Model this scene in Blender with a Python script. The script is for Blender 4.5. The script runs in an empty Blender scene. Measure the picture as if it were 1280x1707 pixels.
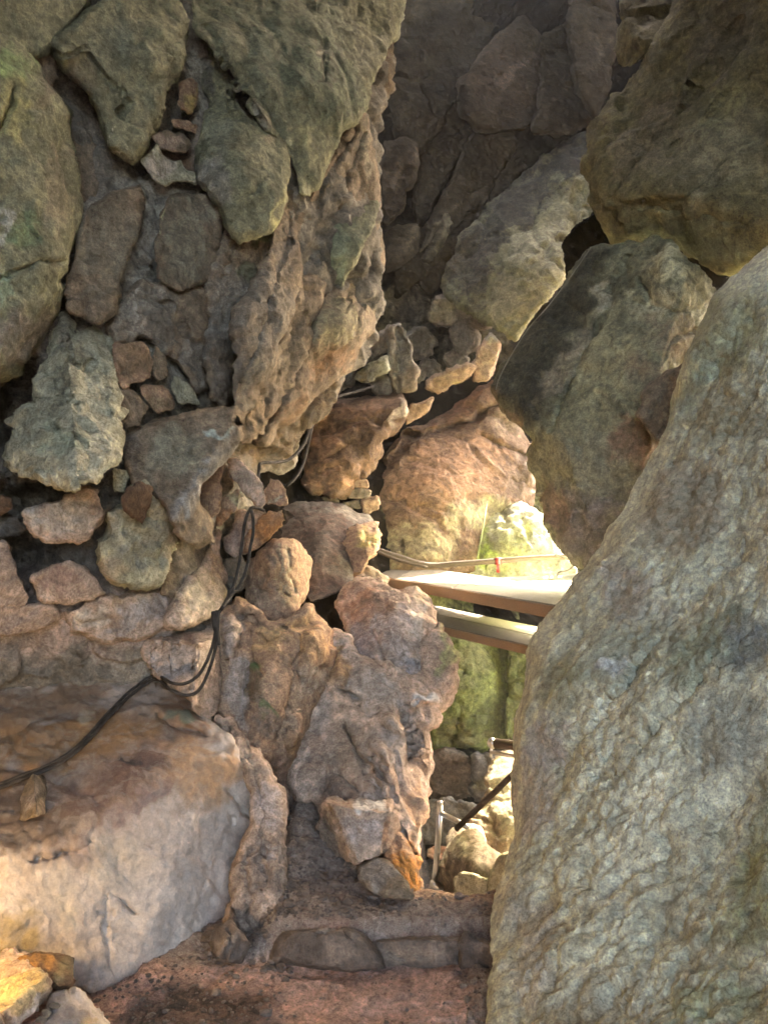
import bpy, math
import numpy as np
FPX, CU, CV = 1282.0, 640.0, 853.5          # lens of the photograph, in its own 1280 x 1707 pixels
C = bpy.context.scene.collection
def P(u, v, d):                               # a sighting (u, v) at distance d metres -> a place in the cave
    return np.array([(u-CU)/FPX*d, d, -(v-CV)/FPX*d])
# ---------------------------------------------------------------- noise
_r = np.random.RandomState(7)
_perm = np.tile(_r.permutation(256), 3).astype(np.int32)
_g = _r.normal(size=(256, 3)); _g /= np.linalg.norm(_g, axis=1)[:, None]
_rv = _r.uniform(-1, 1, size=(256, 3)); _ro = _r.uniform(0, 1, size=(256, 3))
def hsh(i, j, k): return _perm[_perm[_perm[i & 255] + (j & 255)] + (k & 255)]
def perlin(p):
    pi = np.floor(p).astype(np.int32); f = p - pi
    s = f*f*f*(f*(f*6-15)+10); r = np.zeros(len(p))
    for a in (0, 1):
        for b in (0, 1):
            for c in (0, 1):
                g = _g[hsh(pi[:,0]+a, pi[:,1]+b, pi[:,2]+c)]
                w = (s[:,0] if a else 1-s[:,0])*(s[:,1] if b else 1-s[:,1])*(s[:,2] if c else 1-s[:,2])
                r += w*((f[:,0]-a)*g[:,0]+(f[:,1]-b)*g[:,1]+(f[:,2]-c)*g[:,2])
    return r*1.5
def fbm(p, o=4, ridge=False):
    r = np.zeros(len(p)); a = 1.0; q = p.copy()
    for i in range(o):
        n = perlin(q+17.3*i)
        r += a*((1-2*np.abs(n)) if ridge else n)
        a *= .5; q = q*2.03
    return r
def facets(p, k=9.0):                         # each cell a tilted plane: broken, blocky stone
    pi = np.floor(p).astype(np.int32); f = p - pi
    num = np.zeros(len(p)); den = np.zeros(len(p))
    for a in (-1, 0, 1):
        for b in (-1, 0, 1):
            for c in (-1, 0, 1):
                h = hsh(pi[:,0]+a, pi[:,1]+b, pi[:,2]+c)
                o = _ro[h] + np.array([a, b, c]) - f
                d2 = np.sqrt((o*o).sum(1))
                w = np.exp(-k*4*d2)
                num += w*(-(o*_rv[h]).sum(1) + .35*_rv[(h*7+3) & 255][:,0]); den += w
    return num/np.maximum(den, 1e-12)
def bumps(p):                                 # rounded knobs
    pi = np.floor(p).astype(np.int32); f = p - pi; m = np.full(len(p), 9.)
    for a in (-1, 0, 1):
        for b in (-1, 0, 1):
            for c in (-1, 0, 1):
                h = hsh(pi[:,0]+a, pi[:,1]+b, pi[:,2]+c)
                o = _ro[h] + np.array([a, b, c]) - f
                m = np.minimum(m, (o*o).sum(1))
    return 1-np.minimum(m, 1.2)
# ---------------------------------------------------------------- fields over sightings
class TPS:                                    # smooth distance field through given sightings (in 1/d, so planes stay planes)
    def __init__(s, pts):
        pts = np.array(pts, float); s.x = pts[:, :2]/1000; n = len(pts)
        w = 1/pts[:, 2]; s.const = None
        if n < 3: s.const = w.mean(); return
        K = s.k(s.x, s.x) + 1e-6*np.eye(n)
        A = np.zeros((n+3, n+3)); A[:n, :n] = K; A[:n, n] = 1; A[:n, n+1:] = s.x; A[n, :n] = 1; A[n+1:, :n] = s.x.T
        if n == 3: A[:n, :n] = 0; A[:n, :n] += 1e-9*np.eye(3)
        s.c = np.linalg.lstsq(A, np.concatenate([w, [0, 0, 0]]), rcond=None)[0]
    def k(s, a, b):
        r2 = ((a[:, None]-b[None])**2).sum(2); return r2*np.log(r2+1e-12)
    def __call__(s, q):
        if s.const is not None: return np.full(len(q), s.const)
        q = q/1000; n = len(s.x); K = s.k(q, s.x) if n > 3 else np.zeros((len(q), 3))
        return K @ s.c[:n] + s.c[n] + q @ s.c[n+1:]
class PLANES:                                 # a faceted front: flat faces meeting at edges
    def __init__(s, planes): s.p = [TPS(q) for q in planes]
    def __call__(s, q): return np.min([t(q) for t in s.p], 0)
def field(c):
    if callable(c): return c
    if isinstance(c, (int, float)): return TPS([(0, 0, c)])
    if isinstance(c[0][0], (tuple, list)): return PLANES(c)
    return TPS(c)
def seg_dist(q, A, B, near=False):
    best = np.full(len(q), 1e18); pt = np.zeros_like(q)
    for a, b in zip(A, B):
        ab = b-a; t = np.clip(((q-a) @ ab)/max(ab @ ab, 1e-9), 0, 1)
        c = a + t[:, None]*ab; d = ((q-c)**2).sum(1); m = d < best
        best[m] = d[m]
        if near: pt[m] = c[m]
    return (np.sqrt(best), pt) if near else np.sqrt(best)
def inside(q, poly):
    r = np.zeros(len(q), bool); n = len(poly)
    for i in range(n):
        a, b = poly[i], poly[(i+1) % n]
        if a[1] == b[1]: continue
        m = (a[1] > q[:,1]) != (b[1] > q[:,1])
        x = (b[0]-a[0])*(q[:,1]-a[1])/(b[1]-a[1])+a[0]
        r ^= m & (q[:,0] < x)
    return r
def refine(out, jit, seed, step=7.0, grow=0.0):
    p = np.array(out, float)
    if grow:
        e = np.roll(p, -1, 0)-p; e /= np.maximum(np.linalg.norm(e, axis=1), 1e-9)[:, None]
        nn = np.c_[e[:,1], -e[:,0]]; nn = nn+np.roll(nn, 1, 0); nn /= np.maximum(np.linalg.norm(nn, axis=1), .7)[:, None]
        x, y = p.T; ar = (x*np.roll(y, -1)-np.roll(x, -1)*y).sum()
        p = p+nn*grow*(1 if ar > 0 else -1)
    q = np.empty((2*len(p), 2)); nx = np.roll(p, -1, 0)
    q[0::2] = p*.9+nx*.1; q[1::2] = p*.1+nx*.9
    r = []
    for a, b in zip(q, np.roll(q, -1, 0)):
        n = max(1, int(np.linalg.norm(b-a)/step))
        for i in range(n): r.append(a+(b-a)*i/n)
    r = np.array(r)
    s = np.c_[r/26.0, np.full(len(r), seed*3.7)]
    s2 = np.c_[r/9.0, np.full(len(r), seed*3.7)]
    r[:,0] += jit*(fbm(s, 2)+.35*perlin(s2)); r[:,1] += jit*(fbm(s+31, 2)+.35*perlin(s2+31))
    return r
# ---------------------------------------------------------------- objects
def tag(o, label=None, cat=None, group=None, kind=None):
    if label: o['label'] = label
    if cat: o['category'] = cat
    if group: o['group'] = group
    if kind: o['kind'] = kind
    return o
def mesh_obj(name, V, faces, mat, parent=None, origin=None, stain_shading=None, smooth=True):
    V = np.asarray(V, float)
    if origin is None: origin = np.array([V[:,0].mean(), V[:,1].mean(), V[:,2].min()])
    me = bpy.data.meshes.new(name); me.from_pydata((V-origin).tolist(), [], faces); me.update()
    if smooth: me.polygons.foreach_set('use_smooth', [True]*len(me.polygons))
    if stain_shading is not None:
        at = me.color_attributes.new('stain_shading', 'FLOAT_COLOR', 'POINT'); at.data.foreach_set('color', stain_shading.astype(np.float32).ravel())
    me.materials.append(mat)
    o = bpy.data.objects.new(name, me); C.objects.link(o); o.location = origin.tolist()
    if parent is not None:
        o.parent = parent; o.location = (origin-np.array(parent.location)).tolist()
    return o
def vnormals(V, Q):
    a, b, c, d = (V[Q[:, i]] for i in range(4))
    n = np.cross(c-a, d-b); N = np.zeros_like(V)
    for i in range(4): np.add.at(N, Q[:, i], n)
    return N/np.maximum(np.linalg.norm(N, axis=1), 1e-12)[:, None]
STYLE = {   # (kind, cells per metre, height in metres)
 'block':  [('f', 1.6, .07), ('c', 1.8, .030), ('n', 2.2, .015), ('f', 4.5, .018), ('c', 6., .010), ('f', 13., .008), ('n', 22., .006), ('r', 45., .003)],
 'crag':   [('f', 2.2, .07), ('c', 2.4, .035), ('f', 6., .022), ('c', 6.5, .016), ('f', 15., .011), ('c', 17., .006), ('n', 28., .006), ('r', 50., .0035)],
 'slab':   [('f', 1.0, .06), ('c', 1.3, .030), ('f', 2.7, .018), ('c', 4., .010), ('n', 7., .004), ('f', 11., .006), ('c', 14., .0035), ('n', 24., .005), ('r', 50., .003)],
 'plain':  [('n', 1.1, .012), ('c', 1.6, .010), ('f', 2.4, .010), ('f', 5., .006), ('c', 5., .005), ('f', 12., .005), ('c', 16., .003), ('n', 30., .003), ('r', 55., .0025)],
 'stone':  [('f', 5., .08), ('c', 8., .012), ('f', 11., .018), ('n', 6., .005), ('f', 26., .006), ('n', 30., .005)],
 'mud':    [('n', 1.5, .04), ('c', 2.6, .030), ('f', 2.2, .03), ('f', 6., .028), ('c', 7., .014), ('f', 15., .012), ('n', 18., .006), ('n', 45., .005)],
 'far':    [('f', .7, .18), ('c', 1.0, .12), ('f', 1.8, .10), ('c', 3.0, .05), ('f', 5., .04), ('n', 6., .012), ('f', 12., .014), ('n', 25., .008)],
 'flow':   [('a', 1.0, .09), ('a', 3.0, .040), ('b', 26., .019), ('b', 56., .013), ('n', 6., .014), ('n', 70., .004)],
}
def plates(p, width):                         # broken plates: a step per cell and an open crack between them
    pi = np.floor(p).astype(np.int32); f = p - pi
    m1 = np.full(len(p), 9.); m2 = np.full(len(p), 9.); st = np.zeros(len(p))
    for a in (-1, 0, 1):
        for b in (-1, 0, 1):
            for c in (-1, 0, 1):
                h = hsh(pi[:,0]+a, pi[:,1]+b, pi[:,2]+c)
                o = _ro[h] + np.array([a, b, c]) - f
                d = np.sqrt((o*o).sum(1)); lt = d < m1
                m2 = np.where(lt, m1, np.minimum(m2, d)); st = np.where(lt, _rv[(h*5+11) & 255][:,0], st); m1 = np.where(lt, d, m1)
    e = (m2-m1)*.5
    return .55*st*smooth(e, 0, width) - np.exp(-(e/width)**2)
def displace(Pn, style, amp, seed, flow=None, size=1.0):
    off = np.array([seed*1.37, seed*2.11, seed*.73]); h = np.zeros(len(Pn))
    wq = Pn + (.02 if style == 'flow' else .05)*np.c_[fbm(Pn*4+5, 2), fbm(Pn*4+9, 2), fbm(Pn*4+13, 2)]
    for kind, sc, a in STYLE[style]:
        q = wq*sc + off
        if kind in 'ab':
            t = np.array(flow[0]); t = t/np.linalg.norm(t)
            along = (wq @ t)[:, None]*t
            q = (wq - along)*sc + along*sc*(.22 if kind == 'a' else .52) + off
            h += a*(fbm(q, 3) if kind == 'a' else (bumps(q)-.6)*(.30+1.0*smooth(fbm(wq*1.1+sc, 3), -.45, .5)))
        elif kind == 'c':
            rr_ = np.random.RandomState(seed*7+int(sc*10)); t = rr_.normal(size=3); t /= np.linalg.norm(t)
            wob_ = p3 = wq + np.c_[fbm(wq*sc*1.5+3, 2), fbm(wq*sc*1.5+8, 2), fbm(wq*sc*1.5+12, 2)]*.10/sc
            q = (p3 - .55*(p3 @ t)[:, None]*t)*sc + off
            mk = np.clip(fbm(wq*sc*.6+off+2, 2)*1.4+.55, 0, 1)
            aa = a if size > .35 else a*max(size/.35, .15)
            h += aa*mk*plates(q, max(.009*sc, .035))
        elif kind == 'f':
            if a > .04*size: a = .04*size + (a-.04*size)*.15
            h += a*facets(q)
        elif kind == 'n': h += a*fbm(q, 4)
        else: h += a*fbm(q, 3, True)
    return h*amp
def smooth(x, a, b):
    t = np.clip((x-a)/(b-a), 0, 1); return t*t*(3-2*t)
_seed = [0]
def sheet(outline, ctrl, step=2.9, bulge=None, bw=None, skirt=None, style='block', amp=1.0, jit=2.2, cracks=(), paint=(), flow=None, off=0.0, bumps_px=(), closed=True, shrink=.25, holes=(), grow=None):
    _seed[0] += 1; seed = _seed[0]
    o_ = np.array(outline, float); sm = min(o_.max(0)-o_.min(0))
    if grow is None: grow = min(6., .08*sm)
    jit = min(jit, .05*sm+.4)
    poly = refine(outline, jit, seed, grow=grow)
    lo, hi = poly.min(0), poly.max(0); small = min(hi-lo)
    step = min(step, max(1.6, small/14))
    us = np.arange(lo[0]-step, hi[0]+2*step, step); vs = np.arange(lo[1]-step, hi[1]+2*step, step)
    U, Vv = np.meshgrid(us, vs); q = np.c_[U.ravel(), Vv.ravel()]
    ins = inside(q, poly)
    for h in holes: ins &= ~inside(q, np.array(h, float))
    nu, nv = len(us), len(vs); I = ins.reshape(nv, nu); idx = np.arange(nu*nv).reshape(nv, nu)
    cell = I[:-1,:-1] | I[1:,:-1] | I[:-1,1:] | I[1:,1:]
    Q = np.c_[idx[:-1,:-1][cell], idx[1:,:-1][cell], idx[1:,1:][cell], idx[:-1,1:][cell]]
    used = np.unique(Q); remap = -np.ones(nu*nv, int); remap[used] = np.arange(len(used)); Q = remap[Q]
    q = q[used]; ins = ins[used]
    dist, near = seg_dist(q, poly, np.roll(poly, -1, 0), True)
    if not holes: q[~ins] = near[~ins]; dist[~ins] = 0
    f = field(ctrl); w = f(q); d = 1/np.maximum(w, .02)
    if not callable(ctrl) and not isinstance(ctrl, (int, float)):
        cd_ = np.array([p[2] for p in ctrl] if not isinstance(ctrl[0][0], (tuple, list)) else [p[2] for g_ in ctrl for p in g_])
        r_ = .10+.35*(cd_.max()-cd_.min()); m_ = cd_.max()+r_; over = np.maximum(d-cd_.max(), 0); d = np.where(d > cd_.max(), cd_.max()+r_*(1-np.exp(-over/r_)), np.maximum(d, cd_.min()-r_))
    d = d + off
    mid = float(np.median(d)); msize = small*mid/FPX
    bulge = .10*msize if bulge is None else .6*bulge
    bw = .09*small if bw is None else .5*bw
    e = 1-np.clip(dist/bw, 0, 1); d = d + bulge*(1-np.sqrt(np.maximum(1-e*e*.97, 0)))
    wob = np.c_[fbm(np.c_[q/38., np.full(len(q), seed)], 3), fbm(np.c_[q/38.+50, np.full(len(q), seed)], 3)]*9
    fine = np.c_[perlin(np.c_[q/9., np.full(len(q), seed)]), perlin(np.c_[q/9.+50, np.full(len(q), seed)])]*2.5
    qw = q + wob + fine
    for line, wd, dp in cracks:
        L = np.array(line, float); cd = seg_dist(qw, L[:-1], L[1:])
        vary = .55 + .6*np.clip(fbm(np.c_[q/60., np.full(len(q), 5.+seed)], 2)+.5, 0, 1)
        d += dp*vary*np.exp(-(cd/wd)**2)
    for (bu, bv, ru, rv, ang, dp) in bumps_px:
        a = math.radians(ang); x = (qw[:,0]-bu); y = (qw[:,1]-bv)
        X = (x*math.cos(a)+y*math.sin(a))/ru; Y = (-x*math.sin(a)+y*math.cos(a))/rv
        d += dp*smooth(1-np.sqrt(X*X+Y*Y), 0, .8)
    V = np.c_[(q[:,0]-CU)/FPX*d, d, -(q[:,1]-CV)/FPX*d]
    N = vnormals(V, Q)
    if (N[:,1] > 0).mean() > .5: N = -N; Q = Q[:, ::-1]
    hd = displace(V, style, amp, seed, flow, max(msize, .12))
    if style == 'flow': hd = hd*(.5+.5*smooth(dist, 0, 36))
    V = V + N*hd[:, None]
    # stains, and light or shade painted as patches
    n1 = fbm(V*5+seed, 4); n2 = fbm(V*16+seed+40, 3)
    st = np.zeros((len(V), 4))
    qp = q + wob*2.2
    for (pu, pv, ru, rv, ang, col, s) in paint:
        a = math.radians(ang); x = qp[:,0]-pu; y = qp[:,1]-pv
        X = (x*math.cos(a)+y*math.sin(a))/ru; Y = (-x*math.sin(a)+y*math.cos(a))/rv
        m = s*smooth(1.0-np.sqrt(X*X+Y*Y)+.35*n1+.22*n2, -.05, .55)
        st[:, :3] = st[:, :3]*(1-m[:, None])+np.array(col)*m[:, None]
        st[:, 3] = st[:, 3]*(1-m)+m
    al = np.maximum(st[:, 3:4], 1e-4); st[:, :3] = st[:, :3]/al
    faces = Q.tolist()
    if closed:
        if skirt is None: skirt = max(.8*msize, .12)
        E = np.concatenate([Q[:, [0,1]], Q[:, [1,2]], Q[:, [2,3]], Q[:, [3,0]]])
        key = np.sort(E, 1); k = key[:,0].astype(np.int64)*len(V)+key[:,1]
        _, inv, cnt = np.unique(k, return_inverse=True, return_counts=True)
        B = E[cnt[inv] == 1]; B = B[B[:,0] != B[:,1]]
        bi = np.unique(B); n0 = len(V); cen = V[bi].mean(0); cray = cen/np.linalg.norm(cen); cen2 = cen + cray*skirt*.9
        rings = [bi]; VV = [V]; SS = [st]
        for k, (t, sh) in enumerate(((.3, .02), (.65, .3*shrink+.02), (1., shrink))):
            R = V[bi].copy(); ray = R/np.linalg.norm(R, axis=1)[:, None]
            R = R + ray*skirt*t; c = cen + cray*skirt*t
            R = R + (c-R)*sh
            R += .03*min(1, msize*2)*np.c_[fbm(R*6+k, 2), fbm(R*6+7, 2), fbm(R*6+3, 2)]
            VV.append(R); SS.append(st[bi]); rings.append(n0+k*len(bi)+np.arange(len(bi)))
        VV.append(cen2[None]); SS.append(st[:1]); apex = n0+3*len(bi)
        lut = np.zeros(n0, int); lut[bi] = np.arange(len(bi))
        for k in range(3):
            a, b = rings[k][lut[B[:,0]]], rings[k][lut[B[:,1]]]
            c, e2 = rings[k+1][lut[B[:,0]]], rings[k+1][lut[B[:,1]]]
            faces += np.c_[b, a, c, e2].tolist()
        a, b = rings[3][lut[B[:,0]]], rings[3][lut[B[:,1]]]
        faces += np.c_[b, a, np.full(len(a), apex)].tolist()
        V = np.concatenate(VV); st = np.concatenate(SS)
    return V, faces, st
def rock(name, label, cat, mat, outline, ctrl, group=None, parent=None, kind=None, **kw):
    V, F_, st = sheet(outline, ctrl, **kw)
    o = mesh_obj(name, V, F_, mat, parent, stain_shading=st)
    if parent is None: tag(o, label, cat, group, kind)
    elif label: o['label'] = label
    return o
def catmull(pts, n=8):
    p = np.array(pts, float); p = np.r_[[2*p[0]-p[1]], p, [2*p[-1]-p[-2]]]; r = []
    for i in range(1, len(p)-2):
        for t in np.arange(n)/n:
            a, b, c, d = p[i-1:i+3]
            r.append(.5*((2*b)+(c-a)*t+(2*a-5*b+4*c-d)*t*t+(3*b-a-3*c+d)*t**3))
    r.append(p[-2]); return np.array(r)
def tube_mesh(pts, r, seg=10, wob=0.0):
    pts = np.array(pts); n = len(pts); T = np.gradient(pts, axis=0); T /= np.maximum(np.linalg.norm(T, axis=1), 1e-9)[:, None]
    ref = np.array([0, 0, 1.]) if abs(T[0,2]) < .9 else np.array([1., 0, 0]); V = []; R = r if hasattr(r, '__len__') else [r]*n
    u = np.cross(T[0], ref); u /= np.linalg.norm(u)
    for i in range(n):
        u = u-T[i]*(u @ T[i]); u /= np.linalg.norm(u); v = np.cross(T[i], u)
        for k in range(seg):
            a = 2*math.pi*k/seg; rr = R[i]*(1+wob*math.sin(3*a+i*.7)*math.sin(i*.31+k))
            V.append(pts[i]+rr*(math.cos(a)*u+math.sin(a)*v))
    F = [(i*seg+k, i*seg+(k+1) % seg, (i+1)*seg+(k+1) % seg, (i+1)*seg+k) for i in range(n-1) for k in range(seg)]
    F += [tuple(range(seg))[::-1], tuple((n-1)*seg+k for k in range(seg))]
    return np.array(V), F
def tube(name, pts, r, mat, parent=None, seg=10, wob=0.0):
    V, F = tube_mesh(pts, r, seg, wob); return mesh_obj(name, V, F, mat, parent)
def board_mesh(fl, fr, br, bl, th, bev=.006, nx=24):
    """plank: four top corners, thickness th, worn edges"""
    fl, fr, br, bl = (np.array(c, float) for c in (fl, fr, br, bl)); up = np.array([0, 0, 1.])
    prof = [(0, -th), (0, -bev), (bev, 0), (1-bev, 0), (1, -bev), (1, -th)]
    V = []; F = []
    wd = np.linalg.norm(bl-fl)
    for i in range(nx+1):
        t = i/nx; a = fl+(fr-fl)*t; b = bl+(br-bl)*t
        wv = .0008*math.sin(5*t+fl[0]*9)
        for (s, z) in prof:
            s2 = s if s in (0, 1) else (bev/wd if s < .5 else 1-bev/wd)
            V.append(a+(b-a)*s2+up*(z+wv))
    m = len(prof)
    for i in range(nx):
        for k in range(m): F.append((i*m+k, i*m+(k+1) % m, (i+1)*m+(k+1) % m, (i+1)*m+k))
    F += [tuple(range(m))[::-1], tuple(nx*m+k for k in range(m))]
    return np.array(V), F
# ---------------------------------------------------------------- materials
def lk(nt, a, b): nt.links.new(a, b)
def rock_mat(name, cols, scale=2.5, fine=30., rough=.85, bump=.5, bdist=.012, streak=None, crackle=.0, grain=.5, spec=.14):
    m = bpy.data.materials.new(name); m.use_nodes = True; nt = m.node_tree; nt.nodes.clear(); N = nt.nodes.new
    out = N('ShaderNodeOutputMaterial'); b = N('ShaderNodeBsdfPrincipled'); lk(nt, b.outputs[0], out.inputs[0])
    tc = N('ShaderNodeTexCoord'); src = tc.outputs['Object']
    if streak:
        mp = N('ShaderNodeMapping'); mp.inputs['Scale'].default_value = streak; lk(nt, src, mp.inputs[0]); cs = mp.outputs[0]
    else: cs = src
    n1 = N('ShaderNodeTexNoise'); n1.inputs['Scale'].default_value = scale; n1.inputs['Detail'].default_value = 9; n1.inputs['Roughness'].default_value = .62; n1.inputs['Distortion'].default_value = .7
    lk(nt, cs, n1.inputs['Vector'])
    rp = N('ShaderNodeValToRGB'); el = rp.color_ramp.elements
    pos = np.linspace(.30, .70, len(cols))
    el[0].position = pos[0]; el[0].color = (*cols[0], 1); el[1].position = pos[-1]; el[1].color = (*cols[-1], 1)
    for c, p in list(zip(cols, pos))[1:-1]: e = el.new(p); e.color = (*c, 1)
    lk(nt, n1.outputs[0], rp.inputs[0])
    n2 = N('ShaderNodeTexNoise'); n2.inputs['Scale'].default_value = fine; n2.inputs['Detail'].default_value = 8; n2.inputs['Roughness'].default_value = .7
    lk(nt, src, n2.inputs['Vector'])
    n3 = N('ShaderNodeTexNoise'); n3.inputs['Scale'].default_value = fine*.28; n3.inputs['Detail'].default_value = 6; n3.inputs['Roughness'].default_value = .65; n3.inputs['Distortion'].default_value = 1.2
    lk(nt, src, n3.inputs['Vector'])
    # stain colour, painted shading included, with a broken edge
    at = N('ShaderNodeAttribute'); at.attribute_name = 'stain_shading'
    am = N('ShaderNodeMath'); am.operation = 'MULTIPLY_ADD'; am.use_clamp = True
    mr = N('ShaderNodeMapRange'); mr.inputs['From Min'].default_value = .35; mr.inputs['From Max'].default_value = .65; mr.inputs['To Min'].default_value = -.35; mr.inputs['To Max'].default_value = .3
    lk(nt, n3.outputs[0], mr.inputs[0])
    ab = N('ShaderNodeMath'); ab.operation = 'MULTIPLY'; lk(nt, mr.outputs[0], ab.inputs[0]); lk(nt, at.outputs['Alpha'], ab.inputs[1])
    ad = N('ShaderNodeMath'); ad.operation = 'ADD'; ad.use_clamp = True; lk(nt, ab.outputs[0], ad.inputs[0]); lk(nt, at.outputs['Alpha'], ad.inputs[1])
    mx = N('ShaderNodeMix'); mx.data_type = 'RGBA'; lk(nt, ad.outputs[0], mx.inputs[0]); lk(nt, rp.outputs[0], mx.inputs[6]); lk(nt, at.outputs['Color'], mx.inputs[7])
    n4 = N('ShaderNodeTexNoise'); n4.inputs['Scale'].default_value = fine*4.2; n4.inputs['Detail'].default_value = 5; n4.inputs['Roughness'].default_value = .75
    lk(nt, src, n4.inputs['Vector'])
    g4 = N('ShaderNodeMapRange'); g4.inputs['From Min'].default_value = .32; g4.inputs['From Max'].default_value = .68; g4.inputs['To Min'].default_value = 1-grain*.9; g4.inputs['To Max'].default_value = 1+grain*.9
    lk(nt, n4.outputs[0], g4.inputs[0])
    # mineral grain
    gr = N('ShaderNodeMapRange'); gr.inputs['From Min'].default_value = .3; gr.inputs['From Max'].default_value = .7; gr.inputs['To Min'].default_value = 1-grain; gr.inputs['To Max'].default_value = 1+grain
    lk(nt, n2.outputs[0], gr.inputs[0])
    gr2 = N('ShaderNodeMapRange'); gr2.inputs['From Min'].default_value = .3; gr2.inputs['From Max'].default_value = .7; gr2.inputs['To Min'].default_value = 1-grain*.8; gr2.inputs['To Max'].default_value = 1+grain*.8
    lk(nt, n3.outputs[0], gr2.inputs[0])
    mm = N('ShaderNodeMath'); mm.operation = 'MULTIPLY'; lk(nt, gr.outputs[0], mm.inputs[0]); lk(nt, gr2.outputs[0], mm.inputs[1])
    m4 = N('ShaderNodeMath'); m4.operation = 'MULTIPLY'; lk(nt, mm.outputs[0], m4.inputs[0]); lk(nt, g4.outputs[0], m4.inputs[1]); mm = m4
    vm = N('ShaderNodeVectorMath'); vm.operation = 'SCALE'; lk(nt, mx.outputs[2], vm.inputs[0]); lk(nt, mm.outputs[0], vm.inputs['Scale'])
    lk(nt, vm.outputs[0], b.inputs['Base Color'])
    rr = N('ShaderNodeMapRange'); rr.inputs['From Min'].default_value = .3; rr.inputs['From Max'].default_value = .7; rr.inputs['To Min'].default_value = rough-.12; rr.inputs['To Max'].default_value = min(1, rough+.1)
    lk(nt, n3.outputs[0], rr.inputs[0]); lk(nt, rr.outputs[0], b.inputs['Roughness'])
    b.inputs['Specular IOR Level'].default_value = spec
    h = N('ShaderNodeMath'); h.operation = 'MULTIPLY_ADD'; h.inputs[1].default_value = 1.6; lk(nt, n3.outputs[0], h.inputs[0]); lk(nt, n2.outputs[0], h.inputs[2])
    h4 = N('ShaderNodeMath'); h4.operation = 'MULTIPLY_ADD'; h4.inputs[1].default_value = .35; lk(nt, n4.outputs[0], h4.inputs[0]); lk(nt, h.outputs[0], h4.inputs[2]); hh = h4.outputs[0]
    if crackle:
        vo = N('ShaderNodeTexVoronoi'); vo.feature = 'DISTANCE_TO_EDGE'; vo.inputs['Scale'].default_value = 7
        wp = N('ShaderNodeVectorMath'); wp.operation = 'MULTIPLY_ADD'; wp.inputs[1].default_value = (.25, .25, .25); lk(nt, n3.outputs['Color'], wp.inputs[0]); lk(nt, src, wp.inputs[2]); lk(nt, wp.outputs[0], vo.inputs['Vector'])
        cr = N('ShaderNodeMapRange'); cr.inputs['From Max'].default_value = .035; cr.inputs['To Min'].default_value = -crackle; cr.inputs['To Max'].default_value = 0; lk(nt, vo.outputs['Distance'], cr.inputs[0])
        a2 = N('ShaderNodeMath'); a2.operation = 'ADD'; lk(nt, hh, a2.inputs[0]); lk(nt, cr.outputs[0], a2.inputs[1]); hh = a2.outputs[0]
    bp = N('ShaderNodeBump'); bp.inputs['Strength'].default_value = min(1, bump*1.35); bp.inputs['Distance'].default_value = bdist*1.25; lk(nt, hh, bp.inputs['Height']); lk(nt, bp.outputs[0], b.inputs['Normal'])
    return m
def plain_mat(name, col, rough=.5, metal=0., noise=.15, scale=30., stretch=(1, 1, 1), bump=.1, cols=None, spec=.5):
    m = bpy.data.materials.new(name); m.use_nodes = True; nt = m.node_tree; b = nt.nodes['Principled BSDF']; N = nt.nodes.new
    tc = N('ShaderNodeTexCoord'); mp = N('ShaderNodeMapping'); mp.inputs['Scale'].default_value = stretch; lk(nt, tc.outputs['Object'], mp.inputs[0])
    n = N('ShaderNodeTexNoise'); n.inputs['Scale'].default_value = scale; n.inputs['Detail'].default_value = 7; n.inputs['Roughness'].default_value = .65; lk(nt, mp.outputs[0], n.inputs['Vector'])
    rp = N('ShaderNodeValToRGB'); el = rp.color_ramp.elements; el[0].position = .3; el[1].position = .7
    lo = cols[0] if cols else tuple(c*(1-noise*2) for c in col); hi = cols[1] if cols else tuple(min(1, c*(1+noise)) for c in col)
    el[0].color = (*lo, 1); el[1].color = (*hi, 1); lk(nt, n.outputs[0], rp.inputs[0]); lk(nt, rp.outputs[0], b.inputs['Base Color'])
    b.inputs['Specular IOR Level'].default_value = spec; b.inputs['Roughness'].default_value = rough; b.inputs['Metallic'].default_value = metal
    bp = N('ShaderNodeBump'); bp.inputs['Strength'].default_value = bump; bp.inputs['Distance'].default_value = .005; lk(nt, n.outputs[0], bp.inputs['Height']); lk(nt, bp.outputs[0], b.inputs['Normal'])
    return m
# ================================================================ materials
M = {}
M['green']  = rock_mat('grey green limestone', [(0.1,0.095,0.06),(0.2,0.2,0.129),(0.27,0.265,0.172),(0.34,0.33,0.215)], 2.6, 34, bump=.6)
M['pale']   = rock_mat('pale limestone', [(0.208,0.189,0.129),(0.403,0.384,0.269),(0.52,0.494,0.351),(0.624,0.598,0.433)], 3.2, 30, bump=.8, bdist=.014)
M['brown']  = rock_mat('brown weathered stone', [(0.1089,0.0786,0.0544),(0.2298,0.1754,0.121),(0.3145,0.248,0.1754)], 2.6, 34, bump=.6)
M['red']    = rock_mat('iron red stone', [(0.0833,0.0476,0.0289),(0.1496,0.0909,0.0561),(0.2023,0.1292,0.0833)], 2.8, 30, bump=.7)
M['pink']   = rock_mat('pinkish limestone', [(0.238,0.162,0.113),(0.41,0.297,0.221),(0.497,0.378,0.292),(0.562,0.464,0.378)], 3.0, 30, bump=.6)
M['orange'] = rock_mat('orange stained limestone', [(.20,.13,.09),(.36,.23,.15),(.42,.28,.185),(.40,.31,.24)], 2.4, 32, bump=.7)
M['smooth'] = rock_mat('smooth grey pink limestone', [(0.347,0.297,0.252),(0.482,0.414,0.353),(0.538,0.47,0.403),(0.582,0.504,0.426)], 2.0, 40, bump=.35, bdist=.008, crackle=.0, grain=.22)
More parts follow.
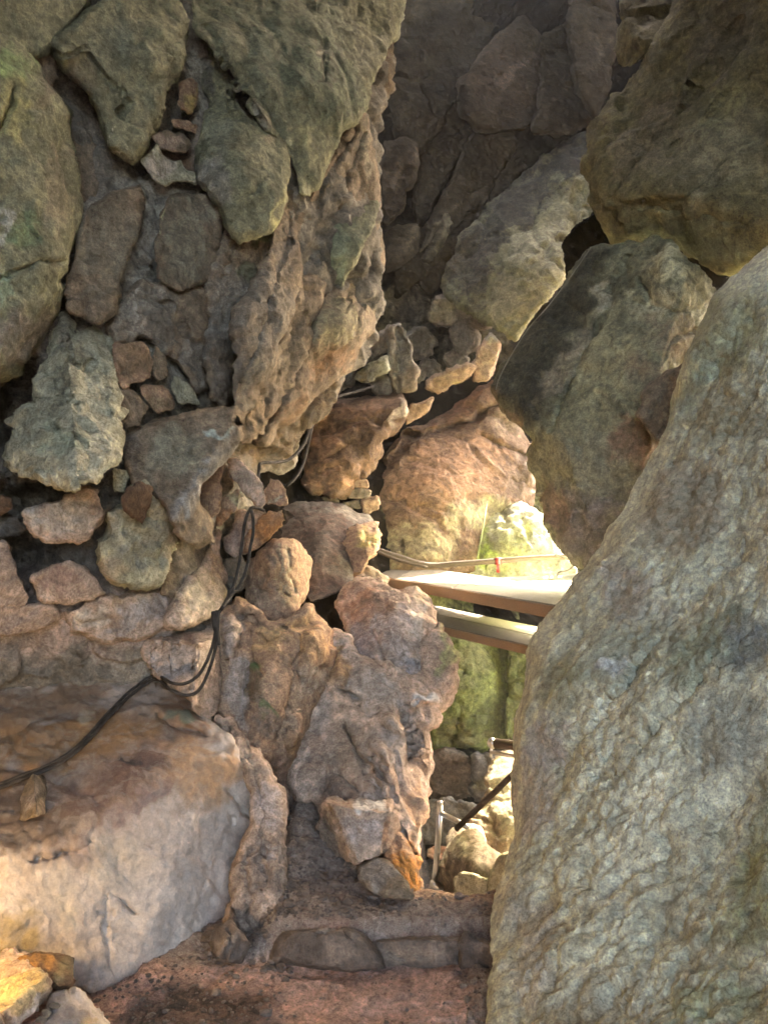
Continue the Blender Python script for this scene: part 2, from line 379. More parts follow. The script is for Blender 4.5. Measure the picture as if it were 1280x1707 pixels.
M['flow']   = rock_mat('flowstone', [(0.3297,0.3022,0.2123),(0.5395,0.532,0.3813),(0.6371,0.6349,0.4722),(0.7335,0.7293,0.5642)], 2.2, 40, rough=.62, bump=.6, bdist=.010, spec=.45)
M['mud']    = rock_mat('cave clay', [(0.1085,0.0961,0.0775),(0.2015,0.1783,0.1442),(0.2945,0.2635,0.217)], 3.0, 26, bump=.7)
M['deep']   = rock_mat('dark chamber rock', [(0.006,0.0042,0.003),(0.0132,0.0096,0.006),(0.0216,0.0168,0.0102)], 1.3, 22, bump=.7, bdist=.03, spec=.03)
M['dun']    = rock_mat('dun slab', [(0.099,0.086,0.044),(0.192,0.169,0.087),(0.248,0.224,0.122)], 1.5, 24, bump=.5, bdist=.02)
M['wet']    = rock_mat('wet earth stone', [(0.081,0.061,0.047),(0.162,0.121,0.095),(0.23,0.176,0.135)], 3.0, 30, rough=.5, bump=.6, spec=.5)
M['soil']   = rock_mat('trodden red earth', [(0.3398,0.2053,0.1561),(0.5239,0.3328,0.2602),(0.6797,0.4602,0.3717)], 1.6, 55, rough=.9, bump=.8, bdist=.012)
M['moss']   = rock_mat('mossy back wall', [(0.157,0.176,0.061),(0.299,0.334,0.105),(0.439,0.474,0.157)], 1.6, 26, bump=.7, bdist=.02)
M['wood']   = plain_mat('weathered plank', (.5,.45,.36), .6, noise=.2, scale=14, stretch=(2.2, 14, 14), bump=.3, cols=((.07,.062,.045),(.22,.20,.155)))
M['darkwood'] = plain_mat('wet plank', (.1,.09,.07), .5, noise=.2, scale=14, stretch=(2.2, 14, 14), bump=.3, cols=((.05,.045,.035),(.14,.125,.10)))
M['edge']   = plain_mat('sawn timber', (.45,.30,.18), .6, noise=.2, scale=14, stretch=(2, 14, 14), bump=.3, cols=((.20,.115,.06),(.33,.21,.12)))
M['pole']   = plain_mat('dark wooden pole', (.16,.11,.075), .7, scale=18, stretch=(2, 8, 8), bump=.2, cols=((.035,.024,.017),(.085,.058,.04)), spec=.2)
M['steel']  = plain_mat('brushed steel', (.62,.62,.60), .28, 1.0, noise=.08, scale=60, bump=.02)
M['cable']  = plain_mat('black cable sheath', (.012,.011,.011), .9, noise=.2, scale=22, bump=.05, spec=.15, cols=((.012,.011,.010),(.075,.064,.054)))
M['bar']    = plain_mat('dark painted bar', (.045,.045,.045), .5, noise=.3, scale=20, bump=.05)
M['white']  = plain_mat('white tape', (.75,.75,.72), .6)
M['redtape']= plain_mat('red tape', (.22,.012,.01), .5)
M['blue']   = plain_mat('blue green twine', (.16,.30,.26), .8, scale=60)
M['rope']   = plain_mat('green rope', (.20,.23,.07), .8, scale=60)
M['wire']   = plain_mat('pale wire', (.22,.21,.16), .5)
# stains
MOSS=(.10,.17,.06); MOSS2=(.20,.26,.08); RUST=(.36,.17,.075); RUSTD=(.20,.085,.04); GREY=(.30,.30,.29); BLUE=(.33,.34,.37)
DARK=(.045,.042,.035); CALC=(.60,.56,.42); CLAY=(.28,.26,.215); YEL=(.42,.36,.16); BRN=(.16,.105,.07); PNK=(.46,.35,.29); GRN=(.20,.23,.14); DKGREY=(.07,.062,.055)
# ================================================================ the setting
LW = TPS([(-500,-300,2.3),(-500,500,2.1),(-500,1200,2.2),(0,-200,3.3),(0,300,3.1),(0,700,3.05),(0,1000,3.0),(0,1250,3.2),(320,0,4.1),(320,400,3.75),(300,800,3.45),(360,1100,3.45),(470,300,4.2),(640,0,5.3),(640,300,5.0),(640,500,5.1),(540,650,4.9),(430,770,4.5),(370,900,4.0)])
rock('cave_wall', None, None, M['mud'],
     [(-520,-420),(680,-420),(668,0),(655,60),(652,110),(645,170),(632,210),(628,300),(630,500),(622,560),(600,610),(560,650),(520,700),(490,770),(470,790),(430,790),(420,820),(390,870),(385,960),(380,1100),(370,1200),(200,1300),(-520,1300)],
     LW, kind='structure', off=.03, bumps_px=[(30,690,60,120,10,.4),(70,830,110,50,0,.4),(40,930,60,50,0,.25),(240,290,30,25,0,.15),(300,200,30,80,0,.12),(370,900,30,90,0,.3),(110,480,20,60,10,.15)], style='mud', step=3.2, bulge=.10, bw=40, skirt=1.2, shrink=0, jit=5, amp=1.0,
     paint=[(280,560,110,110,0,CLAY,.9),(310,80,40,60,0,CLAY,1),(340,120,40,90,0,CLAY,.8),(275,250,60,60,0,BRN,.9),(260,400,90,110,0,CLAY,1),(250,330,60,50,0,CLAY,.9),
            (440,700,90,110,0,(.15,.105,.065),1),(520,690,100,70,0,(.15,.11,.07),1),(150,1040,260,70,-8,PNK,.75),(290,960,90,60,0,PNK,.6),(60,980,160,50,0,(.16,.12,.10),.8),(655,130,20,140,0,(.12,.085,.05),1),
            (330,560,80,90,0,(.24,.22,.18),.9),(120,900,200,60,0,DKGREY,.7)])  # last patch is very dark grey, around the pinkish white rock
BK = TPS([(-600,-500,9),(400,-500,10),(700,-200,10),(700,100,9.3),(1000,0,9.5),(1000,300,9.2),(680,450,8.4),(850,500,8.3),(640,650,7.6),(500,700,6.4),(480,850,5.4),(560,950,5.2),(420,900,5.0),(900,760,7.6),(860,900,7.6),(740,1000,7.4),(880,1050,8),(740,1240,7.6),(880,1240,7.6),(1000,1200,7.5),(1000,1500,7.3),(740,1500,7.0),(500,1300,5.2),(-300,900,5),(-600,1500,6),(1500,-400,9),(1500,200,8.6),(1500,1500,7),(740,1800,6.6),(1500,1900,6.5),(300,1600,5.5)])
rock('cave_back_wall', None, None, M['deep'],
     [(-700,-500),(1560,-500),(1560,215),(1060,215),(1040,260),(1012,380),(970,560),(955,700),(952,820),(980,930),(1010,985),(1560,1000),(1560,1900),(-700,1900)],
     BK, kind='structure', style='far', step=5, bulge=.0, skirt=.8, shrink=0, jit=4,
     cracks=[([(810,395),(700,560)],6,.25),([(850,260),(760,400)],5,.25),([(735,380),(690,450)],5,.2),([(745,375),(708,435)],4,.2),([(760,340),(800,330)],5,.15),([(735,300),(660,420)],6,.2),
             ([(740,1110),(800,1150),(860,1165)],4,.1),([(770,1170),(768,1200),(745,1240)],5,.15),([(768,1168),(860,1175)],4,.1)],
     bumps_px=[(745,360,14,70,35,-.25),(725,410,10,60,35,-.2),(690,250,60,40,0,-.35),(660,280,50,40,0,-.25),(880,90,18,60,0,-.25),(940,90,14,60,0,-.25),(970,60,20,90,0,-.2),(830,100,30,50,0,-.2)],
     paint=[(800,1140,130,110,0,(.20,.24,.075),1.0),(760,1110,60,70,0,(.26,.26,.11),.7),(860,1140,40,110,0,(.30,.36,.10),1),(790,1230,80,40,0,(.10,.10,.06),.8),(820,900,150,110,0,(.36,.35,.17),1),(720,1000,80,60,0,(.35,.34,.12),1),
            (530,900,80,90,0,(.075,.050,.038),1),(840,100,110,120,0,(.15,.105,.065),.8),(700,60,60,160,0,(.05,.042,.03),.9),(660,300,50,90,0,(.17,.13,.085),.7),(735,390,20,60,35,(.24,.22,.15),.8),(690,520,80,60,0,(.19,.16,.11),.8),(780,560,90,80,0,(.17,.145,.10),.7)])
# roof of the cave, out of the picture: it shades the upper chamber
rx = np.arange(-6, 6.01, .25); ry = np.arange(-3.0, 6.6, .25); RX, RY = np.meshgrid(rx, ry); RP = np.c_[RX.ravel(), RY.ravel(), np.zeros(RX.size)]
RZ = 4.3 + .42*np.maximum(RP[:,1], 0) - .10*RP[:,0]**2 + .5*fbm(RP*.5+3, 3) + .3*facets(RP*.9+7)
n = len(rx); Q = [(j*n+i, j*n+i+1, (j+1)*n+i+1, (j+1)*n+i) for j in range(len(ry)-1) for i in range(n-1)]
n_ = 0
Vr = np.c_[RP[:, :2], RZ]; Vr2 = Vr+np.array([0, 0, .6]); m0 = len(Vr)
Q += [tuple(m0+k for k in q[::-1]) for q in Q]
tag(mesh_obj('cave_ceiling', np.r_[Vr, Vr2], Q, M['deep'], origin=np.array([0, 0, 4.])), kind='structure')
# unseen walls added beside and behind the camera; their gap narrows the light
def unseen_wall(a, b, z0, z1, seed):
    a, b = np.array(a, float), np.array(b, float); L_ = np.linalg.norm(b-a); n1 = max(2, int(L_/.2)); n2 = int((z1-z0)/.2)
    V = []; nrm = np.array([-(b-a)[1], (b-a)[0], 0])/L_
    for k in range(n2+1):
        for m in range(n1+1): p = a+(b-a)*m/n1; V.append([p[0], p[1], z0+(z1-z0)*k/n2])
    V = np.array(V); V = V+nrm*(.30*fbm(V*.6+seed, 3)+.22*facets(V*.9+seed)+.1*facets(V*2.5+seed))[:, None]
    F = [(k*(n1+1)+m, k*(n1+1)+m+1, (k+1)*(n1+1)+m+1, (k+1)*(n1+1)+m) for k in range(n2) for m in range(n1)]
    V2 = V+nrm*.5; o = len(V); F += [tuple(o+q for q in f[::-1]) for f in F]
    tag(mesh_obj('cave_wall', np.r_[V, V2], F, M['brown'], origin=a+np.array([0, 0, z0]), stain_shading=np.zeros((2*o, 4))), kind='structure')
unseen_wall((-2.3, 2.6, 0), (-2.5, -2.9, 0), -2, 5, 3); unseen_wall((-2.5, -2.8, 0), (-1.0, -2.9, 0), -2, 5, 5)
unseen_wall((2.9, -2.9, 0), (2.7, 2.0, 0), -2, 5, 8); unseen_wall((2.7, 1.9, 0), (3.7, 4.6, 0), -2, 5.5, 9)
# ground
def gz(x, y):
    p = np.c_[x, y, np.zeros(len(x))]
    left = smooth(-x, .05, .5)
    z = np.where(y < 2.56, -1.505, -1.385)
    bank = smooth(x, -.50, -.36)
    t = smooth(y, 2.54, 2.62); z = -1.50 + .115*t*bank
    z += left*bank*(.10*smooth(y, 2.75, 3.3)+.30*smooth(y, 3.2, 4.2))
    
    pit = smooth(y, 2.79+.012*np.sin(19*x), 2.93)*smooth(x, .06+.06*(y-2.9), .13+.06*(y-2.9)); z -= pit*1.75
    z += .018*fbm(p*2.2, 3) + .010*fbm(p*9, 3) + .007*bumps(p*38) + .006*fbm(p*40+5, 2)
    heap = np.exp(-(((x-.34)/.14)**2+((y-2.36)/.14)**2)); z += .04*heap*(1+.7*facets(p*14))
    side = smooth(-(x+.35+.38*(y-2)), 0, .25); z += .015*side*facets(p*22)
    scree = left*smooth(y, 2.62, 2.9); z += scree*(.03*bumps(p*16)+.012*bumps(p*38+3)-.02)
    return z
gx = np.unique(np.round(np.r_[np.arange(-8, -2, .5), np.arange(-2, -1.2, .04), np.arange(-1.2, .75, .0085), np.arange(.75, 2, .06), np.arange(2, 9, .5)], 4))
gy = np.unique(np.round(np.r_[np.arange(-6, 1.6, .3), np.arange(1.6, 2.0, .03), np.arange(2.0, 3.5, .0095), np.arange(3.5, 5, .06), np.arange(5, 14, .5)], 4))
GX, GY = np.meshgrid(gx, gy); gV = np.c_[GX.ravel(), GY.ravel(), gz(GX.ravel(), GY.ravel())]
nx, ny = len(gx), len(gy); ii = np.arange(nx*ny).reshape(ny, nx)
gQ = np.c_[ii[:-1,:-1].ravel(), ii[:-1,1:].ravel(), ii[1:,1:].ravel(), ii[1:,:-1].ravel()].tolist()
st = np.zeros((len(gV), 4))
pn = np.c_[gV[:, :2], np.zeros(len(gV))]
def gst(m, col):
    m = np.clip(m, 0, 1)[:, None]; st[:, :3] = st[:, :3]*(1-m)+np.array(col)*m; st[:, 3:4] = st[:, 3:4]*(1-m)+m
nz = .5*fbm(pn*4, 4)
gst(smooth(gV[:,1]+.15*nz, 2.50, 2.62), (.32,.255,.21))
gst(smooth(gV[:,1]+.2*nz, 2.66, 2.8)*smooth(gV[:,0], -.25, .05)*.8, (.22,.165,.13))
gst(smooth(gV[:,1]+.05*nz, 2.70, 2.76)*smooth(gV[:,0], .0, .12), (.40,.27,.19))  # sunlit tone of the pit edge painted as an orange band
gst(smooth(gV[:,2], -1.42, -1.6)*smooth(gV[:,1], 2.75, 2.85), (.05,.043,.036))  # pit floor coloured near black, painting in its shade
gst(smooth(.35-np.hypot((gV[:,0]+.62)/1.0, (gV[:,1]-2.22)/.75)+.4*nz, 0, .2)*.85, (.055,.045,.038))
gst(smooth(.2-np.hypot((gV[:,0]-.36), (gV[:,1]-2.38))+.15*nz, 0, .1)*.8, (.30,.26,.23))
al = np.maximum(st[:, 3:4], 1e-4); st[:, :3] /= al
tag(mesh_obj('ground', gV, gQ, M['soil'], origin=np.array([0, 2.5, -1.5]), stain_shading=st), kind='structure')

# ================================================================ boulders of the left wall
GL = 'boulders set in the left cave wall'
def wallrock(name, label, mat, outline, off=-.08, ctrl=None, cat='rock', **kw):
    return rock(name, label, cat, mat, outline, LW if ctrl is None else ctrl, group=GL, off=off, **kw)
wallrock('boulder', 'brown grey boulder cut by the top left corner, above the big moss tinted one', M['green'],
     [(-60,-60),(175,-60),(150,5),(125,30),(75,80),(50,90),(20,78),(-60,60)], off=-.12, cat='boulder', style='slab')
wallrock('boulder', 'large wedge shaped grey boulder hanging point down, small white drips along its lower tip', M['green'],
     [(75,68),(110,38),(165,0),(190,-50),(300,-50),(294,0),(311,30),(310,75),(290,130),(264,190),(246,240),(222,266),(200,255),(180,240),(168,200),(148,155),(120,130),(92,95)], off=-.16, cat='boulder', style='slab', bulge=.22,
     cracks=[([(150,95),(190,145)],3,.04),([(200,190),(215,170),(208,150)],3,.04),([(100,95),(145,80)],3,.03)],
     bumps_px=[(115,88,35,28,0,-.05),(250,80,70,60,20,-.05)],
     paint=[(190,70,50,60,0,(.24,.25,.18),.7),(120,160,40,90,20,(.14,.12,.09),.8),(180,235,3,14,0,CALC,1),(196,255,2.5,14,0,CALC,1),(213,258,2.5,9,0,CALC,1)])
wallrock('stone', 'small rounded dark stone wedged between the three boulders at the upper left edge', M['brown'], [(55,90),(72,80),(90,100),(94,128),(82,145),(64,126)], off=-.05, style='stone')
wallrock('boulder', 'huge moss tinted boulder bulging along the upper left edge', M['green'],
     [(-180,40),(0,68),(28,85),(60,115),(90,148),(103,185),(112,220),(120,265),(126,330),(130,375),(118,430),(105,478),(88,520),(62,560),(40,598),(20,628),(-20,634),(-180,560)], off=-.25, cat='boulder', style='slab', bulge=.4, bw=120,
     cracks=[([(20,160),(5,215)],4,.05),([(0,470),(60,440),(110,430)],3,.03)],
     paint=[(20,110,50,40,20,(.20,.27,.13),.9),(25,190,40,70,0,(.34,.32,.16),.9),(85,150,30,60,20,(.20,.17,.13),.7),(35,380,40,40,0,(.16,.22,.12),.8),(8,370,8,50,0,(.5,.5,.44),.8),(5,480,16,30,0,(.30,.36,.24),.9),(40,560,80,60,0,(.22,.19,.16),.8),(100,330,30,110,0,(.25,.21,.15),.6)])
wallrock('rock', 'tall narrow grey brown block leaning right of the huge moss tinted boulder', M['brown'],
     [(145,345),(165,333),(190,320),(236,306),(243,340),(222,400),(205,460),(188,520),(160,537),(118,515),(112,480),(125,430),(132,395)], off=-.10, style='slab', paint=[(180,420,70,110,0,(.20,.185,.14),.7)])
wallrock('rock', 'rounded grey brown block, yellow white streak of droppings beside it', M['brown'],
     [(283,330),(320,320),(350,333),(375,362),(364,420),(345,470),(305,487),(268,465),(260,420),(268,360)], off=-.08, style='slab', paint=[(315,400,60,80,0,(.23,.215,.16),.8),(271,352,9,18,0,(.62,.62,.34),1),(272,378,3,22,0,(.55,.53,.35),.9)])
wallrock('rock', 'yellow brown stone in the dark cleft right of the hanging wedge boulder', M['orange'], [(300,140),(318,133),(330,150),(329,178),(318,187),(300,172)], off=-.02, style='stone', paint=[(318,165,12,20,0,(.42,.31,.12),.9)])
wallrock('stone', 'thin yellowish stone strip lying across the dark cleft near the top', M['orange'], [(287,200),(300,198),(328,208),(326,222),(310,216),(292,210)], off=-.02, style='stone')
wallrock('stone', 'brown flattened stone in the dark cleft just above the white encrusted one', M['brown'], [(256,228),(275,218),(300,224),(314,240),(312,252),(290,252),(268,244)], off=-.05, style='stone', paint=[(285,235,30,15,0,PNK,.6)])
wallrock('stone', 'jagged white encrusted stone at the foot of the dark cleft', M['pale'], [(240,268),(252,262),(262,246),(268,262),(285,272),(300,270),(305,283),(322,290),(327,304),(310,300),(290,300),(275,308),(260,300),(254,284)], off=-.06, style='crag', amp=.5, paint=[(275,280,30,20,0,(.48,.42,.36),.8),(264,255,3,10,0,CALC,1)])
wallrock('rock', 'small brown ledge stone beneath the tip of the hanging wedge boulder', M['brown'], [(120,235),(140,235),(175,262),(170,300),(148,330),(128,330),(118,290)], off=.05, style='slab', paint=[(158,280,22,30,20,(.25,.2,.15),.7)])
wallrock('rock', 'large muddy grey rock with a white run of calcite, below the two middle blocks', M['brown'],
     [(182,545),(192,510),(208,480),(232,466),(262,470),(300,492),(345,480),(352,540),(345,600),(352,650),(330,660),(300,610),(262,570),(240,560),(215,570),(192,570)], off=-.04, style='mud', amp=.8, bulge=.14,
     cracks=[([(260,500),(300,520),(310,560)],5,.06)], paint=[(255,520,80,60,0,(.26,.23,.185),.9),(232,510,5,44,0,(.55,.5,.42),.9),(245,545,6,30,0,(.5,.42,.34),.8),(280,540,30,40,0,(.14,.13,.11),.7),(255,475,35,8,0,(.34,.27,.2),.8),(330,600,30,60,0,(.27,.24,.2),.9)])
wallrock('boulder', 'big pale pyramid shaped boulder jutting from a black hollow at the left edge', M['pale'],
     [(107,524),(124,539),(118,560),(150,546),(184,565),(188,617),(203,689),(199,760),(165,809),(139,805),(124,813),(90,803),(38,790),(3,768),(22,719),(26,685),(56,670),(64,644),(79,602),(86,558)],
     cat='boulder', ctrl=[[(107,524,3.2),(3,768,2.88),(110,760,2.72)],[(107,524,3.2),(203,700,3.0),(130,760,2.70)]], off=0.0, style='crag', bulge=.13, bw=50, skirt=.5, amp=.8,
     cracks=[([(118,560),(112,600),(150,612),(160,600)],3,.04),([(110,520),(95,640),(70,690)],3,.03),([(100,635),(130,680)],3,.03),([(70,700),(140,740)],3,.03),([(175,610),(178,690)],3,.03)],
     paint=[(100,740,60,40,0,(.34,.36,.25),.7),(150,575,40,30,0,(.30,.29,.21),.7),(110,545,25,40,0,(.30,.265,.2),.8),(165,780,40,40,0,(.42,.40,.30),.6)])
wallrock('rock', 'squarish rust brown block above the heap of small slabs on the left wall', M['orange'], [(191,572),(240,569),(252,595),(248,629),(210,644),(195,632)], off=-.09, style='stone', paint=[(220,605,40,40,0,(.24,.165,.10),.8)])
wallrock('stone', 'small dark oval stone right of the squarish rust brown block', M['brown'], [(259,576),(274,591),(278,625),(266,636),(255,621)], off=-.05, style='stone', paint=[(266,590,6,10,0,(.36,.25,.16),.9)])
wallrock('stone', 'small pale wedge stone above the tilted leaf shaped slab', M['pale'], [(292,629),(311,644),(328,670),(300,670),(289,644)], off=-.07, style='stone')
wallrock('stone', 'yellow brown flat stone between the pale wedge and the squarish rust block', M['orange'], [(232,644),(278,647),(289,678),(266,689),(247,670)], off=-.06, style='stone', paint=[(262,667,40,25,0,(.27,.20,.12),.9)])
wallrock('stone', 'brown angular stone right beside the pale pyramid boulder', M['brown'], [(203,651),(225,655),(247,681),(232,707),(210,715),(201,689)], off=-.08, style='stone')
wallrock('rock', 'tilted grey slab, smooth leaf shaped face flaring down into a grey ridge', M['brown'],
     [(206,760),(212,735),(240,715),(300,698),(345,686),(390,681),(386,707),(398,711),(398,734),(367,771),(334,809),(328,850),(345,876),(360,905),(330,915),(300,890),(281,846),(259,820),(225,809),(214,782)],
     ctrl=[[(206,760,3.30),(390,681,3.55),(300,830,3.22)],[(398,711,3.55),(330,850,3.30),(300,720,3.17)]], off=-.12, style='plain', bulge=.10, bw=18, amp=1.3, cracks=[([(310,695),(318,740),(300,810)],3,.02)],
     paint=[(290,755,60,50,-25,(.25,.235,.17),.8),(350,790,24,110,40,(.25,.24,.22),.9),(215,750,14,40,0,(.14,.12,.10),.8),(362,722,30,5,0,(.44,.50,.44),.8)])
wallrock('stone', 'small pale oval stone pinched above the rust capped boulder', M['pale'], [(188,779),(210,782),(218,797),(206,820),(191,820)], off=-.07, style='stone')
wallrock('rock', 'pinkish white rock with a sharp left point, under the pale pyramid boulder', M['pink'], [(38,852),(94,839),(139,816),(165,812),(165,854),(154,887),(131,904),(112,899),(75,902),(56,880)], off=-.14, style='crag', amp=.8, paint=[(110,865,70,40,0,(.46,.41,.34),.8)])
wallrock('boulder', 'rounded cream and grey boulder with a rusty cap, left of the cable loop', M['pale'],
     [(176,850),(206,839),(214,830),(225,815),(240,810),(252,822),(262,824),(278,850),(300,887),(292,925),(278,970),(225,981),(188,970),(165,940),(161,902),(180,891)], cat='boulder', off=-.18, style='crag', amp=.8, bulge=.22,
     paint=[(230,925,50,50,0,(.24,.235,.19),.85),(190,870,25,30,0,(.50,.45,.33),.9),(262,850,20,40,-20,(.50,.46,.33),.9),(185,950,30,30,0,(.46,.36,.25),.8),(285,915,14,50,0,(.40,.31,.21),.7)])
wallrock('stone', 'rust red stone sitting in the notch on top of the cream and grey boulder', M['red'], [(208,834),(222,812),(234,804),(251,814),(248,840),(240,872),(222,862),(212,850)], off=-.31, style='stone', skirt=.2)
wallrock('rock', 'dark pitted grey rock hugging the right side of the cream and grey boulder', M['brown'], [(285,862),(305,895),(330,912),(352,900),(360,920),(345,945),(320,975),(290,990),(272,985),(290,935)], off=-.08, style='crag', amp=.7, paint=[(318,920,30,50,20,(.24,.2,.165),.9)])
wallrock('rock', 'upright brown rock at the left edge below the pinkish white one', M['pink'], [(-60,895),(8,900),(22,930),(35,965),(55,995),(40,1015),(-60,1020)], off=-.08, style='crag', amp=.7, paint=[(10,940,30,50,0,(.24,.19,.16),.8)])
wallrock('rock', 'reddish pink rock behind the dark hollow, halfway up the left edge', M['pink'], [(54,962),(85,948),(112,940),(137,950),(160,974),(175,990),(112,1003),(72,998)], off=-.08, style='crag', amp=.7, paint=[(100,965,40,25,0,(.33,.22,.175),.9)])
wallrock('stone', 'small rusty stone at the left edge beside the pale pyramid boulder', M['red'], [(-20,828),(16,831),(20,846),(2,858),(-20,856)], off=-.04, style='stone')
wallrock('rock', 'low pinkish rock shelf at the left edge, lying on the sloping boulder below', M['pink'], [(-60,1018),(30,1012),(85,1010),(100,1030),(60,1050),(-60,1062)], off=-.06, style='crag', amp=.6, paint=[(40,1035,70,20,-8,(.34,.27,.235),.8)])
wallrock('rock', 'white and pink veined rock band above the cable, right of the rock shelf', M['pink'], [(110,1020),(150,1005),(220,990),(280,985),(310,1000),(290,1030),(250,1062),(180,1072),(120,1055)], off=-.05, style='crag', amp=.8, bulge=.12, paint=[(150,1035,50,20,-30,(.52,.46,.38),.9),(230,1020,60,30,-20,(.36,.33,.31),.8),(200,1050,50,12,-20,(.30,.27,.25),.8)])
wallrock('rock', 'cream and pink rock with an upright grooved right edge, where the cables come down', M['pink'], [(282,1035),(300,990),(330,945),(362,885),(370,930),(374,975),(364,1018),(335,1030),(300,1042)], off=-.12, style='crag', amp=.7, bulge=.16, paint=[(320,1000,30,40,20,(.52,.44,.33),.8),(358,930,12,50,0,(.42,.29,.18),.8)])
wallrock('rock', 'pale boxy rock with a brown top, hanging over the curve of the cables', M['pink'],
     [(240,1072),(255,1060),(262,1045),(300,1032),(345,1022),(364,1020),(368,1085),(362,1190),(352,1200),(325,1180),(294,1155),(256,1125),(243,1104)],
     ctrl=[[(240,1072,3.28),(330,1070,3.16),(280,1150,3.1)],[(332,1068,3.16),(364,1020,3.42),(350,1180,3.16)],[(250,1060,3.3),(340,1060,3.3),(290,1072,3.14)]], off=0, style='plain', amp=1.6, bulge=.06, bw=14, skirt=.4,
     cracks=[([(262,1065),(258,1110)],3,.03),([(290,1075),(288,1120)],3,.025),([(335,1070),(325,1120),(322,1150)],3,.03),([(352,1170),(356,1150)],3,.02)],
     paint=[(300,1048,50,18,0,(.26,.17,.12),.95),(290,1090,50,30,0,(.55,.46,.39),.7),(285,1125,50,22,0,(.38,.36,.35),.8),(345,1110,16,80,5,(.36,.30,.24),.8)])
# the great slabs right of the boulders
SL = [(312,-60,4.15),(690,-60,5.3),(672,0,5.2),(600,190,4.6),(540,300,4.35),(340,60,3.95),(430,180,3.95),(480,60,4.3),(510,330,4.2)]
def bigslab(*a, **k): return rock(*a, group='great slabs of the left cave wall', **k)
bigslab('rock_slab', 'huge smooth grey green slab, cut by the top of the photo, tapering to a point', 'rock slab', M['green'],
     [(316,-60),(690,-60),(672,0),(660,50),(640,90),(622,125),(612,165),(600,190),(570,235),(545,275),(520,330),(505,322),(496,290),(488,265),(470,235),(445,215),(425,190),(405,150),(385,110),(360,85),(335,60),(318,40)],
     SL, off=-.02, style='slab', amp=.9, bulge=.10, bw=34, skirt=1.0, shrink=0,
     cracks=[([(537,68),(537,140)],4,.03),([(345,45),(400,140),(440,205)],5,.04)],
     paint=[(480,60,160,120,0,(.21,.225,.16),.8),(540,140,100,120,0,(.17,.19,.13),.7),(537,110,6,50,0,(.10,.09,.07),.8),(538,100,1.8,28,0,CALC,.9),(400,60,40,60,0,(.28,.27,.18),.7),(620,90,40,60,15,(.26,.25,.18),.6),(510,235,16,26,0,(.36,.35,.2),.8),(486,250,5,36,-8,(.45,.43,.28),.8),(425,180,6,60,-32,(.33,.30,.24),.9),(455,200,30,25,0,(.30,.27,.2),.7)])
bigslab('rock_slab', 'grey shield shaped block right of the dark cleft, pale yellow crust down its right edge', 'rock slab', M['green'],
     [(350,85),(362,100),(385,150),(412,195),(440,222),(470,250),(476,285),(470,330),(462,360),(450,385),(420,392),(398,402),(378,370),(372,345),(350,325),(335,300),(328,262),(334,230),(342,180),(343,130)],
     [(343,130,4.1),(470,260,4.05),(400,400,3.8),(330,270,3.82),(400,280,3.78)], off=-.06, style='slab', bulge=.14, bw=40, skirt=.7,
     cracks=[([(375,145),(398,200)],4,.05),([(410,330),(440,300)],3,.03)],
     paint=[(462,350,8,46,12,(.46,.44,.24),.9),(380,160,5,50,-25,(.36,.33,.2),.8),(360,240,30,60,0,(.25,.26,.19),.7),(450,230,25,25,0,(.34,.29,.2),.8),(360,300,40,40,0,(.27,.25,.22),.7),(350,130,14,40,0,(.12,.115,.10),.9)])
bigslab('rock_slab', 'rough grey pink rock mass below the shield shaped block, dark mossy patch at its top', 'rock slab', M['brown'],
     [(378,372),(398,402),(430,392),(448,388),(450,410),(440,450),(420,490),(402,515),(396,560),(394,610),(388,660),(370,672),(350,660),(345,600),(352,540),(345,490),(362,430)],
     LW, off=-.10, style='crag', amp=.9, bulge=.16, bw=50, skirt=.6, cracks=[([(365,460),(395,400)],4,.05),([(425,400),(432,440)],3,.03)],
     paint=[(385,510,50,100,0,(.27,.245,.205),.9),(430,405,16,18,0,(.12,.14,.07),.9),(408,450,14,26,0,(.16,.17,.10),.8),(350,560,25,50,0,(.17,.16,.14),.8),(372,640,20,40,0,(.30,.25,.2),.8)])
bigslab('rock_slab', 'long crumbly grey rib running down and left beneath the huge smooth slab', 'rock slab', M['brown'],
     [(468,345),(478,318),(498,322),(508,345),(505,400),(500,450),(496,475),(480,520),(464,560),(455,585),(440,640),(420,680),(402,705),(392,690),(390,660),(394,610),(398,560),(405,520),(430,490),(442,455),(452,400)],
     [(490,330,4.3),(500,450,4.3),(450,400,4.05),(395,600,3.75),(395,690,3.75),(450,600,4.0)], off=-.10, style='slab', amp=1.2, bulge=.14, bw=30, skirt=.7, jit=2.5,
     cracks=[([(490,360),(470,430),(440,520),(410,620)],3,.025),([(480,400),(465,470)],3,.02)], paint=[(440,540,60,120,25,(.225,.20,.165),.8),(480,400,30,60,0,(.2,.17,.14),.8),(420,650,20,60,25,(.27,.24,.18),.7)])
bigslab('rock_slab', 'narrow brown grey strip between the crumbly rib and the bulging yellow brown pillar', 'rock slab', M['brown'],
     [(497,460),(520,462),(540,475),(535,505),(515,560),(492,610),(478,650),(455,690),(425,722),(404,738),(396,722),(412,690),(435,645),(455,598),(478,540),(494,500)],
     [(520,465,4.45),(540,480,4.5),(455,600,4.15),(400,730,3.9),(480,640,4.35)], off=-.08, style='crag', amp=.8, bulge=.12, bw=20, skirt=.7, cracks=[([(515,520),(480,600),(440,670)],3,.02)], paint=[(470,590,40,90,28,(.25,.21,.155),.7),(430,690,40,30,30,(.24,.17,.10),.8)])
